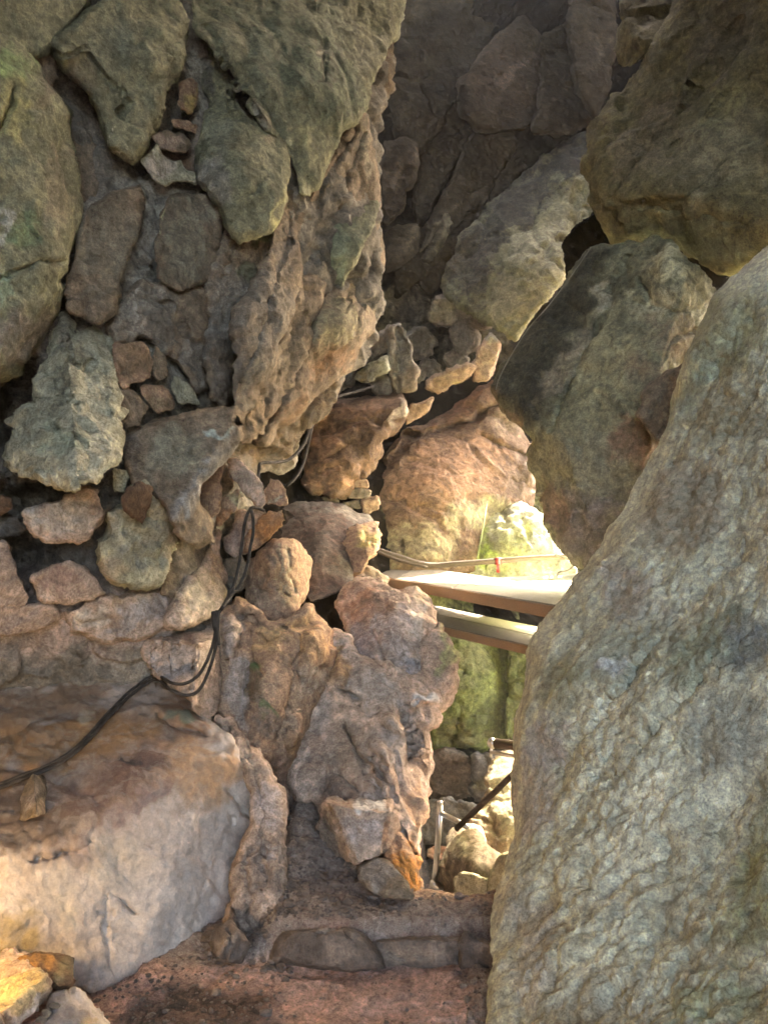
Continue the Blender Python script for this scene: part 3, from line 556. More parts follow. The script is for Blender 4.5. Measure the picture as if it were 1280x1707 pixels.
bigslab('rock_slab', 'pale green flat faced flake high on the wall beside the dark chamber', 'rock slab', M['green'],
     [(508,425),(520,392),(540,368),(556,352),(596,332),(626,340),(618,372),(602,412),(590,442),(573,480),(545,472),(515,448)],
     [(508,425,4.65),(556,352,4.75),(626,345,4.95),(573,480,4.75),(575,400,4.62)], off=-.06, style='plain', amp=1.5, bulge=.06, bw=14, skirt=.5, cracks=[([(555,380),(548,460)],3,.02)],
     paint=[(560,420,40,60,10,(.28,.32,.22),.8),(535,378,22,14,0,(.42,.40,.22),.8)])
bigslab('rock_slab', 'thin brown layered flake above the pale green one, ending in a sharp tip', 'rock slab', M['brown'],
     [(598,184),(610,198),(617,240),(624,300),(628,335),(600,335),(556,356),(518,398),(500,415),(503,355),(520,325),(545,280),(572,236)],
     [(600,190,4.75),(628,335,5.0),(500,410,4.4),(560,290,4.55)], off=-.04, style='slab', bulge=.14, bw=24, skirt=.6, cracks=[([(600,200),(560,270),(512,360)],4,.06),([(606,220),(590,270),(545,330)],4,.05),([(580,292),(575,302)],4,.08)],
     paint=[(570,280,18,90,30,(.22,.18,.13),.8),(610,250,14,60,-5,(.27,.24,.17),.7)])
bigslab('rock_slab', 'bulging yellow brown pillar at the right edge of the left wall, rusty towards its foot', 'rock slab', M['brown'],
     [(540,480),(574,482),(600,420),(616,378),(626,345),(632,400),(635,460),(634,510),(624,550),(600,575),(580,612),(545,640),(505,685),(455,705),(440,735),(430,730),(460,690),(480,645),(500,602),(522,550)],
     [(540,480,4.65),(626,350,5.0),(634,500,5.2),(580,600,4.9),(450,710,4.3),(575,540,4.6)], off=-.06, style='slab', bulge=.2, bw=40, skirt=.8, cracks=[([(612,390),(600,450),(575,520)],3,.04),([(622,390),(618,470),(590,550)],3,.04),([(585,500),(545,505)],3,.03)],
     paint=[(560,545,50,60,20,(.27,.24,.15),.8),(590,470,20,60,20,(.30,.23,.14),.7),(560,600,70,24,-38,(.26,.16,.095),.9),(480,680,60,24,-35,(.23,.15,.09),.9),(628,470,10,80,0,(.28,.25,.17),.7)])
# ================================================================ fallen stones in the cleft with the cable loop
FS = 'fallen stones in the cleft by the cable loop'
def fs(label, mat, outline, d, **k): return rock('stone', label, 'stone', mat, outline, d, group=FS, style=k.pop('style', 'stone'), **k)
fs('brown splinter of rock standing at the left side of the cleft', M['orange'], [(375,771),(360,805),(364,842),(349,869),(334,854),(330,827),(345,805)], 3.55)
fs('log shaped pale brown stone slanting down to the right', M['pink'], [(381,767),(398,767),(431,805),(441,835),(431,844),(409,820),(386,790)], 3.6, paint=[(405,795,30,20,45,(.33,.25,.18),.8)])
fs('small two toned stone, yellow above and rusty below', M['orange'], [(371,831),(398,816),(403,827),(394,850),(364,876),(362,857)], 3.7, paint=[(390,828,16,16,0,(.42,.37,.22),.9),(368,862,14,14,0,RUST,.8)])
fs('orange brown stone with a grey green face at the right side of the cleft', M['orange'], [(442,820),(450,797),(462,800),(478,816),(476,842),(442,839)], 3.9, paint=[(458,834,16,10,0,(.36,.40,.32),.9)])
fs('flat pinkish stone behind the hanging cable loop', M['pink'], [(375,895),(398,857),(431,850),(442,861),(435,891),(394,929),(379,917)], 3.95, paint=[(405,895,40,30,-40,(.35,.25,.2),.8)])
fs('bright orange stone sloping down behind the cable loop', M['orange'], [(412,895),(440,868),(472,850),(474,869),(450,888),(424,912),(410,915)], 3.85, paint=[(445,880,40,20,-35,(.42,.20,.08),.9)])
fs('dim grey stone at the bottom of the cleft, below the flat pinkish one', M['brown'], [(374,930),(400,925),(412,950),(405,985),(372,995)], 4.0)
fs('brown stone leaning behind the log shaped one', M['brown'], [(372,770),(392,790),(385,815),(370,828),(358,815),(364,790)], 3.85)
rock('boulder', 'yellow brown boulder with pale vertical stripes, right of the cable loop', 'boulder', M['orange'],
     [(409,945),(430,927),(457,905),(489,903),(502,919),(514,940),(513,970),(500,1000),(484,1030),(455,1042),(425,1030),(412,990)], [(410,950,3.95),(512,950,4.1),(450,1040,3.8),(460,940,3.75)], style='slab', bulge=.16, bw=40, skirt=.6,
     cracks=[([(462,920),(470,990)],3,.03),([(480,915),(490,985)],3,.03),([(440,935),(446,1000)],3,.02)], paint=[(450,980,50,60,0,(.36,.27,.19),.7),(470,955,4,50,-8,(.5,.42,.3),.8),(485,950,4,50,-8,(.5,.42,.3),.8),(456,960,4,50,-8,(.22,.17,.13),.8),(477,955,3,45,-8,(.17,.14,.12),.8)])
# ================================================================ the central outcrop
rock('rock_outcrop', 'pink and orange bedrock face right of the cables, mossy tuft at its middle', 'rock outcrop', M['orange'],
     [(368,1012),(395,998),(420,1012),(455,1042),(490,1030),(520,1012),(545,1050),(548,1090),(540,1130),(520,1160),(508,1195),(498,1230),(486,1270),(480,1310),(500,1345),(510,1400),(480,1420),(450,1440),(420,1300),(375,1215),(362,1170),(364,1090)],
     [(368,1012,3.55),(545,1050,3.75),(548,1120,3.75),(365,1180,3.3),(480,1300,3.45),(470,1430,3.3),(430,1100,3.45),(500,1120,3.5),(430,1250,3.25)], style='slab', amp=1.0, bulge=.10, bw=24, skirt=.7, jit=4,
     cracks=[([(416,1030),(425,1090),(440,1130)],4,.05),([(498,1090),(480,1130),(465,1200),(460,1270)],4,.06),([(430,1045),(445,1068),(480,1060)],3,.04),([(370,1100),(400,1095)],3,.03),([(398,1030),(400,1075)],3,.03),([(415,1110),(410,1180)],8,.06),([(440,1260),(470,1330)],4,.05)],
     bumps_px=[(450,1150,40,90,10,-.08),(520,1090,25,60,10,-.08),(385,1060,18,40,0,-.06),(430,1200,24,70,-15,-.05),(490,1220,16,50,10,-.06)],
     paint=[(450,1070,40,26,0,(.48,.32,.17),.85),(515,1075,30,45,0,(.47,.29,.15),.8),(385,1055,20,40,0,(.52,.42,.35),.8),(400,1150,26,70,0,(.40,.33,.28),.8),(430,1150,22,40,-10,(.16,.13,.09),.9),(432,1118,16,12,0,MOSS,.9),(445,1195,16,40,-25,(.20,.16,.13),.8),(445,1185,10,14,0,MOSS,.6),(485,1180,20,60,15,(.40,.29,.2),.7),(490,1255,20,40,20,(.33,.19,.10),.8),(455,1320,40,60,0,(.25,.16,.115),.8),(520,1130,24,40,20,(.40,.34,.27),.7)])
rock('rock_outcrop', 'jagged grey brown bedrock spur, middle of the photo, white light painted on its edge ledges', 'rock outcrop', M['pink'],
     [(548,1062),(562,1055),(580,1060),(586,1085),(600,1095),(640,1110),(690,1125),(718,1075),(732,1040),(744,1085),(743,1130),(737,1165),(728,1205),(724,1250),(725,1290),(716,1340),(703,1390),(697,1430),(692,1482),(670,1440),(640,1425),(600,1410),(560,1395),(538,1370),(528,1330),(500,1330),(486,1300),(500,1240),(515,1190),(535,1150),(552,1110)],
     [(555,1065,3.85),(740,1085,3.9),(735,1165,3.8),(725,1290,3.55),(692,1480,2.92),(540,1370,3.2),(500,1290,3.42),(600,1200,3.52),(650,1300,3.2),(640,1400,3.05),(690,1200,3.55)], style='slab', amp=1.2, bulge=.12, bw=24, skirt=.7, jit=4,
     cracks=[([(575,1215),(600,1265),(640,1340),(690,1430)],4,.07),([(615,1265),(660,1330)],3,.05),([(560,1290),(590,1310),(612,1345)],4,.05),([(600,1180),(650,1195)],3,.04),([(548,1110),(570,1075)],4,.06),([(565,1150),(600,1170)],4,.05),([(680,1190),(690,1260),(715,1290)],4,.06)],
     bumps_px=[(700,1170,34,20,-15,-.10),(710,1250,18,24,0,-.08),(660,1210,40,16,30,-.08),(640,1260,40,14,40,-.06),(560,1130,20,50,0,-.07),(590,1330,30,18,20,-.05)],
     paint=[(565,1110,24,40,0,(.44,.27,.14),.9),(620,1150,60,40,20,(.38,.33,.28),.8),(580,1240,50,60,0,(.25,.20,.155),.8),(650,1240,50,40,30,(.34,.29,.25),.7),(705,1165,30,16,-15,(.46,.46,.45),.9),(700,1350,24,70,12,(.38,.235,.14),.85),(688,1440,16,50,0,(.46,.23,.09),.9),(640,1310,40,40,40,(.33,.25,.20),.8),(560,1310,40,40,0,(.22,.17,.135),.8),(740,1100,10,50,0,(.34,.36,.15),.8),(520,1250,20,50,0,(.38,.26,.19),.8)])  # white ledge patch and yellow green right edge are painted light
rock('boulder', 'smooth pinkish grey boulder crowning the jagged spur, next to the end of the planks', 'boulder', M['pink'],
     [(600,1090),(588,1060),(575,1040),(560,1010),(575,985),(600,965),(630,962),(650,985),(690,982),(712,1000),(726,1025),(742,1075),(744,1100),(730,1130),(700,1150),(670,1160),(640,1140),(615,1120)],
     [(580,1040,4.1),(600,965,4.4),(712,1000,4.2),(744,1100,3.95),(670,1155,3.7),(660,1060,3.84)], style='slab', bulge=.08, bw=40, skirt=.6,
     cracks=[([(640,990),(628,1060),(640,1100)],3,.03),([(640,1100),(690,1130)],3,.03),([(630,1110),(670,1095),(700,1105)],3,.03)],
     paint=[(610,1020,40,60,0,(.34,.20,.13),.85),(605,1070,30,30,20,(.25,.22,.21),.8),(660,1050,40,60,0,(.40,.35,.32),.8),(700,1050,16,60,-10,(.48,.44,.38),.7),(738,1090,10,50,0,(.36,.38,.17),.8),(690,1110,30,22,0,(.30,.28,.28),.8)])  # yellow green strip paints the light on the right edge
rock('rock', 'block with a flat bright top protruding from the foot of the jagged spur', 'rock', M['pink'],
     [(535,1375),(540,1340),(558,1325),(575,1325),(645,1337),(662,1372),(655,1410),(630,1432),(600,1436),(555,1428),(540,1400)],
     [[(535,1350,3.05),(590,1420,2.88),(560,1350,2.93)],[(560,1350,2.93),(650,1360,2.93),(600,1430,2.88)],[(560,1325,3.2),(640,1335,3.2),(600,1348,2.94)],[(655,1350,2.98),(650,1420,2.95),(640,1390,2.90)]], style='plain', amp=1.8, bulge=.05, bw=12, skirt=.4,
     cracks=[([(570,1332),(640,1352)],3,.02)], paint=[(595,1385,40,30,0,(.40,.34,.31),.7),(648,1390,14,40,0,(.36,.22,.14),.8),(548,1380,14,40,0,(.25,.19,.14),.8),(610,1340,50,10,10,(.52,.49,.44),.9)])
rock('rock', 'grooved bright orange foot of rock at the edge of the pit', 'rock', M['orange'],
     [(640,1415),(648,1385),(668,1390),(682,1415),(695,1450),(696,1490),(684,1492),(668,1465),(645,1440)], [(640,1415,2.98),(696,1485,2.82),(670,1430,2.88),(690,1420,2.97)], style='crag', amp=.6, bulge=.08, skirt=.3,
     cracks=[([(660,1400),(670,1450)],3,.02),([(675,1420),(684,1470)],3,.02)], paint=[(680,1450,22,50,0,(.50,.22,.06),1),(655,1405,18,20,0,(.40,.25,.17),.7)])
rock('stone', 'flat grey paving slab tilted against the orange foot of rock', 'stone', M['brown'], [(600,1450),(625,1437),(640,1440),(668,1470),(686,1494),(650,1488),(612,1470)], [(600,1452,2.82),(686,1494,2.68),(630,1437,2.86)], style='plain', bulge=.03, bw=8, skirt=.08, paint=[(630,1460,40,20,20,(.27,.25,.23),.8)])
rock('rock', 'dark brown rock in the shaded recess above the scree, between spur and bedrock face', 'rock', M['red'], [(478,1340),(490,1300),(510,1290),(535,1320),(540,1370),(525,1400),(495,1405)], 3.42, style='crag', amp=.7, paint=[(510,1350,40,60,0,(.14,.10,.08),.8)])
rock('stone', 'small pale upright splinter standing on the scree', 'stone', M['pale'], [(472,1440),(478,1418),(487,1412),(488,1438),(482,1448)], 3.12, style='stone')
# ================================================================ lower left
rock('boulder', 'great sloping boulder with a smooth pale grey front, filling the lower left corner', 'boulder', M['smooth'],
     [(-160,1090),(0,1080),(80,1066),(160,1072),(205,1090),(256,1128),(310,1163),(360,1207),(378,1225),(396,1248),(412,1275),(424,1315),(430,1350),(424,1375),(404,1410),(397,1450),(390,1500),(382,1532),(355,1557),(310,1567),(270,1592),(230,1612),(190,1636),(160,1646),(112,1642),(95,1620),(40,1620),(-160,1640)],
     [[(360,1235,2.93),(150,1430,2.42),(160,1645,2.38)],[(0,1090,3.35),(300,1165,3.22),(150,1430,2.42)],[(60,1480,2.25),(0,1560,2.25),(-20,1300,2.35)],[(380,1260,2.93),(405,1350,2.90),(380,1530,2.74)]], style='plain', amp=1.25, bulge=.08, bw=14, skirt=.9, shrink=.1, jit=2.5, step=3.2,
     cracks=[([(185,1488),(205,1505),(225,1522)],3,.03),([(165,1525),(190,1520)],3,.02),([(172,1490),(178,1560),(185,1625)],3,.018),([(380,1315),(405,1345),(425,1360)],3,.04),([(385,1360),(388,1385),(410,1395)],4,.04),([(55,1435),(110,1420),(150,1405)],4,.04),([(262,1190),(290,1215),(350,1228),(372,1215)],5,.05)],
     bumps_px=[(320,1200,50,16,25,-.05),(265,1185,20,12,0,-.03)],
     paint=[(150,1270,300,190,-20,(.24,.165,.12),.95),(100,1230,200,60,-8,(.27,.155,.075),.9),(60,1170,170,50,-8,(.19,.125,.08),.8),(190,1115,120,30,15,(.36,.28,.215),.9),(250,1150,60,36,-20,(.36,.28,.22),.7),(330,1215,60,30,20,(.26,.17,.12),.9),(300,1180,50,24,15,(.24,.155,.10),.9),(310,1195,30,7,20,(.14,.16,.12),.9),(140,1195,14,22,0,(.44,.38,.27),.8),(170,1320,190,36,-28,(.15,.095,.075),.95),(40,1370,110,70,-20,(.12,.088,.07),.95),(230,1345,150,18,-35,(.23,.165,.145),.8),(208,1275,24,10,-10,(.055,.045,.04),.95),(120,1420,110,26,-22,(.32,.26,.225),.7),  # brown top painted darker still, as if less lit than the front
            (330,1300,70,70,-20,(.42,.27,.16),.85),(390,1270,30,40,0,(.42,.26,.15),.85),(250,1400,80,70,0,(.49,.41,.345),.8),(330,1440,80,100,0,(.50,.415,.345),.8),(200,1450,60,60,0,(.45,.39,.31),.6),(100,1490,50,70,-10,(.42,.37,.31),.7),(20,1560,60,60,0,(.33,.25,.13),.85),(110,1530,26,40,15,(.52,.45,.34),.6),(280,1500,110,70,0,(.50,.43,.37),.7)])  # yellow patch at lower left paints lamplight
rock('rock', 'cracked and crumbling rock column behind the right end of the great sloping boulder', 'rock', M['pink'],
     [(366,1200),(385,1205),(405,1225),(428,1258),(445,1285),(470,1330),(468,1380),(462,1412),(470,1440),(468,1480),(462,1525),(440,1545),(405,1552),(378,1535),(388,1500),(395,1450),(404,1412),(424,1375),(430,1340),(415,1290),(395,1245)],
     [(370,1203,3.15),(468,1330,2.98),(465,1520,2.72),(385,1530,2.72),(425,1400,2.80)], style='crag', amp=.9, bulge=.10, bw=24, skirt=.5,
     cracks=[([(425,1290),(440,1340),(430,1400),(410,1440)],3,.022),([(440,1400),(430,1440),(445,1480)],3,.022),([(405,1450),(420,1500),(410,1540)],3,.02),([(430,1480),(455,1500)],3,.02),([(400,1230),(420,1260)],3,.02),([(425,1420),(460,1425)],3,.03)],
     paint=[(450,1340,30,60,-10,(.43,.37,.34),.8),(430,1470,40,70,0,(.25,.19,.155),.85),(415,1265,20,50,-35,(.30,.23,.17),.8),(430,1530,40,30,0,(.16,.125,.10),.8),(455,1420,16,14,0,(.46,.38,.33),.8)])
rock('stone', 'round dark glistening stone nestled at the lower right corner of the great sloping boulder', 'stone', M['wet'],
     [(384,1512),(391,1515),(393,1540),(405,1555),(411,1578),(402,1598),(380,1600),(360,1592),(345,1565),(352,1552),(372,1545),(382,1532)], [(384,1515,2.68),(345,1570,2.62),(408,1590,2.55),(380,1575,2.48)], style='stone', bulge=.06, skirt=.2, cracks=[([(385,1545),(378,1598)],3,.025)], paint=[(375,1570,30,30,0,(.24,.19,.155),.7)])
rock('rock', 'yellow lit rock with painted lamplight and a grey flank, lower left corner', 'rock', M['pink'],
     [(-40,1600),(10,1602),(40,1604),(68,1625),(79,1635),(80,1652),(66,1678),(30,1700),(10,1730),(-40,1730)], [[(-20,1600,2.2),(70,1630,2.02),(0,1690,1.82)],[(79,1636,2.02),(10,1700,1.82),(60,1690,1.94)]], style='plain', amp=1.8, bulge=.04, bw=12, skirt=.3, paint=[(25,1650,60,45,-20,(.50,.40,.20),.8),(50,1690,60,16,-40,(.44,.42,.41),.8)])  # yellow patch is lamplight put into the colour
rock('stone', 'orange brown stone pressed between the great sloping boulder and the yellow lit rock', 'stone', M['red'], [(26,1602),(60,1592),(108,1590),(120,1602),(116,1640),(98,1645),(74,1632),(50,1612)], [(26,1602,2.15),(120,1602,2.2),(80,1640,2.08)], style='stone', bulge=.07, skirt=.2, paint=[(60,1605,40,14,0,(.36,.19,.07),.9),(105,1620,16,22,0,(.20,.17,.10),.8)])
rock('rock', 'grey broken rock at the bottom edge, right of the yellow lit corner rock', 'rock', M['smooth'], [(76,1730),(84,1690),(86,1660),(100,1646),(125,1655),(145,1672),(170,1695),(200,1730)], [[(100,1650,2.1),(80,1720,1.95),(140,1720,1.95)],[(130,1660,2.1),(190,1725,2.0),(140,1720,1.95)]], style='plain', amp=1.6, bulge=.04, bw=10, skirt=.25, paint=[(110,1690,40,40,0,(.26,.225,.2),.8),(150,1700,20,30,40,(.46,.34,.2),.8)])
rock('stone', 'little dark pyramid of stone standing on the great boulder under the cable', 'stone', M['brown'], [(28,1365),(42,1325),(55,1292),(70,1297),(80,1330),(76,1354),(58,1358),(40,1368)], [[(30,1362,2.52),(58,1295,2.62),(62,1355,2.44)],[(58,1295,2.62),(80,1340,2.6),(62,1355,2.44)]], style='stone', amp=.6, bulge=.03, bw=10, skirt=.15, paint=[(45,1345,22,26,20,(.28,.235,.21),.8),(68,1325,10,30,0,(.10,.08,.06),.9)])
rs = np.random.RandomState(3)
for k, (u, v, r, lab) in enumerate([(92,1676,9,'uppermost tiny grey stone in the gap beside the yellow lit corner rock'),(78,1688,8,'tiny grey stone low in the gap beside the yellow lit corner rock'),(70,1700,10,'tiny flat stone at the bottom edge in the gap beside the yellow lit corner rock')]):
    a = np.linspace(0, 2*np.pi, 8)[:-1]; rock('stone', lab, 'stone', M['brown'], [(u+r*math.cos(t)*rs.uniform(.8,1.2), v+.7*r*math.sin(t)) for t in a], 1.98, group='small stones by the corner rock', style='stone', amp=.5, jit=.8)
# stone kerbs of the step
GK = 'kerb stones of the earth step'
rock('kerb_stone', 'low muddy kerb stone forming the left end of the earth step', 'kerb stone', M['wet'],
     [(450,1598),(462,1570),(480,1552),(508,1541),(535,1537),(568,1541),(592,1552),(612,1570),(632,1592),(640,1614),(590,1618),(540,1614),(500,1606),(462,1606)], [[(480,1545,2.62),(590,1548,2.60),(530,1556,2.52)],[(460,1560,2.54),(600,1575,2.5),(530,1610,2.48)]], group=GK, style='slab', amp=.8, bulge=.12, bw=50, skirt=.25, cracks=[([(530,1560),(560,1550),(585,1562)],3,.03)], paint=[(545,1546,40,8,10,(.30,.25,.21),.7),(500,1585,50,30,0,(.10,.075,.06),.8),(570,1590,40,20,0,(.26,.195,.15),.8)])  # pale strip along the top edge is a painted rim highlight
rock('kerb_stone', 'long brown kerb stone across the middle of the earth step', 'kerb stone', M['wet'],
     [(622,1616),(618,1588),(626,1566),(650,1555),(690,1549),(735,1548),(772,1553),(790,1566),(796,1590),(788,1624),(740,1628),(680,1622)], [[(620,1556,2.64),(770,1552,2.62),(700,1566,2.54)],[(610,1575,2.54),(775,1575,2.52),(700,1618,2.52)]], group=GK, style='slab', amp=.8, bulge=.12, bw=50, skirt=.25, cracks=[([(650,1590),(720,1600)],4,.02)], paint=[(690,1590,70,26,0,(.28,.205,.15),.8),(755,1590,22,30,0,(.09,.07,.055),.8),(720,1552,50,5,3,(.36,.31,.26),.6)])  # top edge highlight painted as a thin pale strip
rock('kerb_stone', 'rounded kerb stone with a knob, against the foot of the pale flowstone', 'kerb stone', M['wet'],
     [(768,1600),(770,1570),(778,1552),(795,1549),(808,1556),(822,1578),(834,1600),(836,1625),(800,1630),(772,1622)], [[(775,1552,2.58),(825,1575,2.52),(795,1566,2.47)],[(770,1570,2.5),(830,1600,2.46),(795,1626,2.47)]], group=GK, style='stone', amp=.7, bulge=.05, bw=14, skirt=.25, bumps_px=[(793,1558,18,10,0,-.03)], paint=[(795,1580,24,20,0,(.24,.18,.145),.8)])
rock('stone', 'pale crumbly stone at the right end of the red earth floor, below the kerb', 'stone', M['smooth'], [(775,1640),(790,1628),(815,1625),(832,1632),(832,1680),(815,1700),(790,1680),(780,1662)], [(775,1640,2.42),(830,1635,2.4),(805,1690,2.27),(805,1650,2.33)], style='stone', bulge=.05, bw=16, skirt=.15, paint=[(800,1660,26,26,0,(.26,.23,.21),.8)])
# loose grit
rg = np.random.RandomState(11); GV = []; GF = []
ico = np.array([(0,0,1),(.89,0,.45),(.28,.85,.45),(-.72,.53,.45),(-.72,-.53,.45),(.28,-.85,.45),(.72,.53,-.45),(-.28,.85,-.45),(-.89,0,-.45),(-.28,-.85,-.45),(.72,-.53,-.45),(0,0,-1)])
icf = [(0,1,2),(0,2,3),(0,3,4),(0,4,5),(0,5,1),(1,6,2),(2,7,3),(3,8,4),(4,9,5),(5,10,1),(6,7,2),(7,8,3),(8,9,4),(9,10,5),(10,6,1),(11,7,6),(11,8,7),(11,9,8),(11,10,9),(11,6,10)]
spots = [(-.42,.02,2.62,3.4,700,.009),(-.95,-.28,2.15,2.62,300,.008),(.24,.42,2.2,2.5,120,.009),(-.4,.4,2.6,2.8,160,.008),(-1.2,.4,1.9,2.5,200,.005),(-.46,-.30,2.5,3.1,150,.014)]
for x0, x1, y0, y1, cnt, r in spots:
    X = rg.uniform(x0, x1, cnt); Y = rg.uniform(y0, y1, cnt); Zg = gz(X, Y)
    for x, y, z in zip(X, Y, Zg):
        k = r*rg.lognormal(-.25, .45); a = rg.uniform(0, 6.28); c_, s_ = math.cos(a), math.sin(a)
        q = ico*rg.uniform(.65, 1.25, (12, 1))*np.array([1, rg.uniform(.6, 1), rg.uniform(.45, .8)])*k
        q = np.c_[q[:,0]*c_-q[:,1]*s_, q[:,0]*s_+q[:,1]*c_, q[:,2]]+np.array([x, y, z+k*.2])
        b0 = 12*len(GV); GV.append(q); GF += [(a_+b0, b_+b0, c2+b0) for a_, b_, c2 in icf]
GV = np.concatenate(GV)
tag(mesh_obj('gravel', GV, GF, M['wet'], stain_shading=np.zeros((len(GV), 4)), smooth=False), 'loose dark grit and small chips strewn over the earth floor and scree', 'gravel', None, 'stuff')
# ================================================================ rocks round the opening
rock('boulder', 'rust brown overhanging boulder with a ragged right edge, in the middle of the picture', 'boulder', M['red'],
     [(522,690),(540,675),(568,666),(620,662),(669,660),(672,690),(658,715),(630,735),(632,758),(610,780),(584,801),(570,822),(556,826),(540,815),(521,819),(506,809),(505,785),(509,762),(520,725)],
     [[(522,690,5.9),(669,665,5.9),(560,820,5.6)],[(520,672,6.3),(665,660,6.3),(590,690,5.7)],[(669,670,5.9),(632,750,5.85),(560,815,5.6)]], style='slab', amp=1.5, bulge=.12, bw=20, skirt=.9,
     cracks=[([(540,720),(600,700),(650,705)],3,.05),([(545,765),(590,735)],3,.04),([(530,790),(570,780)],3,.04)],
     paint=[(590,690,80,24,0,(.21,.12,.075),.8),(540,720,40,50,0,(.35,.20,.115),.7),(560,790,50,30,-20,(.34,.19,.105),.8),(665,685,8,30,0,(.34,.27,.2),.9)])
rock('rock', 'huge red brown sloping rock behind the planks, crossed by a dark ledge crack', 'rock', M['red'],
     [(612,890),(622,850),(632,778),(650,745),(674,720),(706,706),(736,692),(780,660),(822,634),(840,665),(862,720),(880,745),(895,800),(890,850),(870,880),(880,930),(840,950),(760,960),(690,962),(640,948),(620,915)],
     [(612,890,6.3),(640,760,6.7),(736,692,7.2),(822,634,7.5),(890,760,7.2),(870,880,6.8),(700,930,6.0),(740,800,6.4),(840,940,6.6)], style='slab', amp=1.0, bulge=.16, bw=26, skirt=.9, shrink=.05,
     cracks=[([(676,722),(720,716),(780,700),(830,678)],5,.16),([(640,775),(690,725)],5,.12),([(620,860),(634,770)],4,.08),([(800,730),(870,760)],4,.08),([(850,800),(890,810)],4,.1)],
     paint=[(740,790,120,70,-20,(.30,.17,.10),.8),(760,670,80,30,-20,(.22,.115,.07),.8),(700,910,90,40,0,(.34,.27,.15),.85),(800,860,70,40,0,(.36,.32,.18),.7),(850,700,40,40,0,(.34,.25,.17),.7),(870,790,30,60,0,(.20,.14,.10),.7)])
rock('rock', 'knobbly yellow green rock lit by daylight, right behind the handrail pole', 'rock', M['pale'],
     [(762,900),(780,870),(800,842),(822,830),(850,836),(880,850),(905,865),(925,900),(942,925),(960,950),(975,985),(900,1000),(820,990),(772,960)], [(762,900,6.6),(822,832,6.9),(960,950,6.4),(850,980,6.1),(850,890,6.2)], style='crag', amp=1.1, bulge=.2, bw=30, skirt=.7,
     cracks=[([(782,870),(790,900),(782,920)],4,.08),([(870,860),(880,900)],5,.1),([(830,850),(840,880)],4,.06)],
     paint=[(850,910,90,70,0,(.36,.37,.17),.75),(800,900,20,60,10,(.30,.38,.08),.8),(910,900,30,40,30,(.50,.50,.38),.7),(830,850,30,20,0,(.42,.38,.2),.7)])
rock('rock', 'dark slope of brown rock under the rust brown boulder, left of the planks', 'rock', M['mud'],
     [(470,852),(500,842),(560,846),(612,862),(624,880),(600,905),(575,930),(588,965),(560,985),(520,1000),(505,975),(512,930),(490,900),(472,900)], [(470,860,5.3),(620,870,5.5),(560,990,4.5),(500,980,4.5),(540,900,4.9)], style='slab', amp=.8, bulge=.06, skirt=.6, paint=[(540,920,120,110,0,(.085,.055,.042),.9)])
rock('stone', 'orange and yellow stone under the roped end of the pole', 'stone', M['orange'], [(558,897),(580,886),(603,878),(625,876),(629,903),(618,925),(606,948),(584,960),(576,935)], [(558,897,5.1),(625,880,5.2),(590,955,4.8),(605,910,4.85)], style='stone', bulge=.1, skirt=.4, cracks=[([(608,885),(604,930)],3,.03)], paint=[(610,895,22,22,0,(.44,.33,.13),.9),(585,915,20,30,0,(.40,.25,.16),.7)])
rock('rock', 'brown rock below the roped end of the pole, beside the plank end', 'rock', M['brown'], [(584,960),(606,945),(625,950),(640,965),(640,985),(610,985),(590,1010),(572,1000),(578,975)], [(584,960,4.9),(640,970,4.9),(590,1000,4.6)], style='stone', bulge=.1, skirt=.4, paint=[(610,965,30,20,0,(.15,.12,.11),.8),(600,985,30,14,0,(.26,.15,.09),.7)])
rock('rock', 'grey slanting stone slab set among the rubble above the rust brown boulder', 'rock', M['pale'], [(592,632),(600,620),(620,606),(644,594),(645,616),(612,636)], 6.3, style='plain', amp=1.2, bulge=.05, bw=8, skirt=.4, group='rubble above the rust brown boulder', paint=[(606,630,16,9,0,(.44,.36,.17),.9),(628,612,20,12,-20,(.26,.24,.19),.8)])
rock('rock', 'fluted upright grey stone in the rubble above the rust brown boulder', 'rock', M['brown'], [(648,545),(666,541),(680,556),(688,572),(686,598),(698,621),(688,650),(660,656),(648,622),(650,579)], 6.4, style='crag', bulge=.2, skirt=.5, group='rubble above the rust brown boulder', cracks=[([(664,550),(668,600),(662,650)],3,.06)], paint=[(665,590,30,60,0,(.27,.25,.2),.8)])
for o_, lab in [([(588,600),(598,580),(620,567),(648,548),(650,578),(620,600),(600,610)],'grey cracked stone left of the fluted upright one'),([(560,632),(585,612),(596,622),(590,640),(570,650)],'small grey stone at the left end of the rubble'),([(618,636),(642,620),(652,640),(650,658),(625,655)],'small brown stone between the slanting slab and the fluted stone')]:
    rock('rock', lab, 'rock', M['brown'], o_, 6.45, style='stone', bulge=.15, skirt=.4, group='rubble above the rust brown boulder', paint=[(o_[0][0]+20, o_[0][1], 50, 40, 0, (.24,.22,.175), .7)])
rock('stone', 'upright tan stone standing on the red brown slope', 'stone', M['orange'], [(818,555),(830,570),(829,598),(811,633),(790,635),(789,614),(798,579)], 7.0, style='stone', amp=1.2, bulge=.2, skirt=.4, paint=[(810,600,20,40,10,(.34,.245,.165),.8),(818,565,14,14,0,(.24,.22,.16),.8)])
rock('stone', 'flat brown stone lying beside the upright tan one, yellow patch at its right', 'stone', M['orange'], [(708,645),(716,635),(752,618),(787,608),(790,616),(783,627),(752,643),(732,656)], 6.95, style='stone', amp=1.2, bulge=.15, skirt=.4, paint=[(740,632,40,18,-20,(.27,.18,.11),.9),(766,634,14,7,-20,(.46,.37,.17),.9)])
rock('stone', 'small brown stone wedged under the dark ledge crack of the red brown rock', 'stone', M['orange'], [(672,690),(690,678),(722,664),(714,684),(694,698),(676,706)], 6.6, style='stone', bulge=.1, skirt=.3, paint=[(696,684,30,16,-20,(.27,.17,.10),.8)])
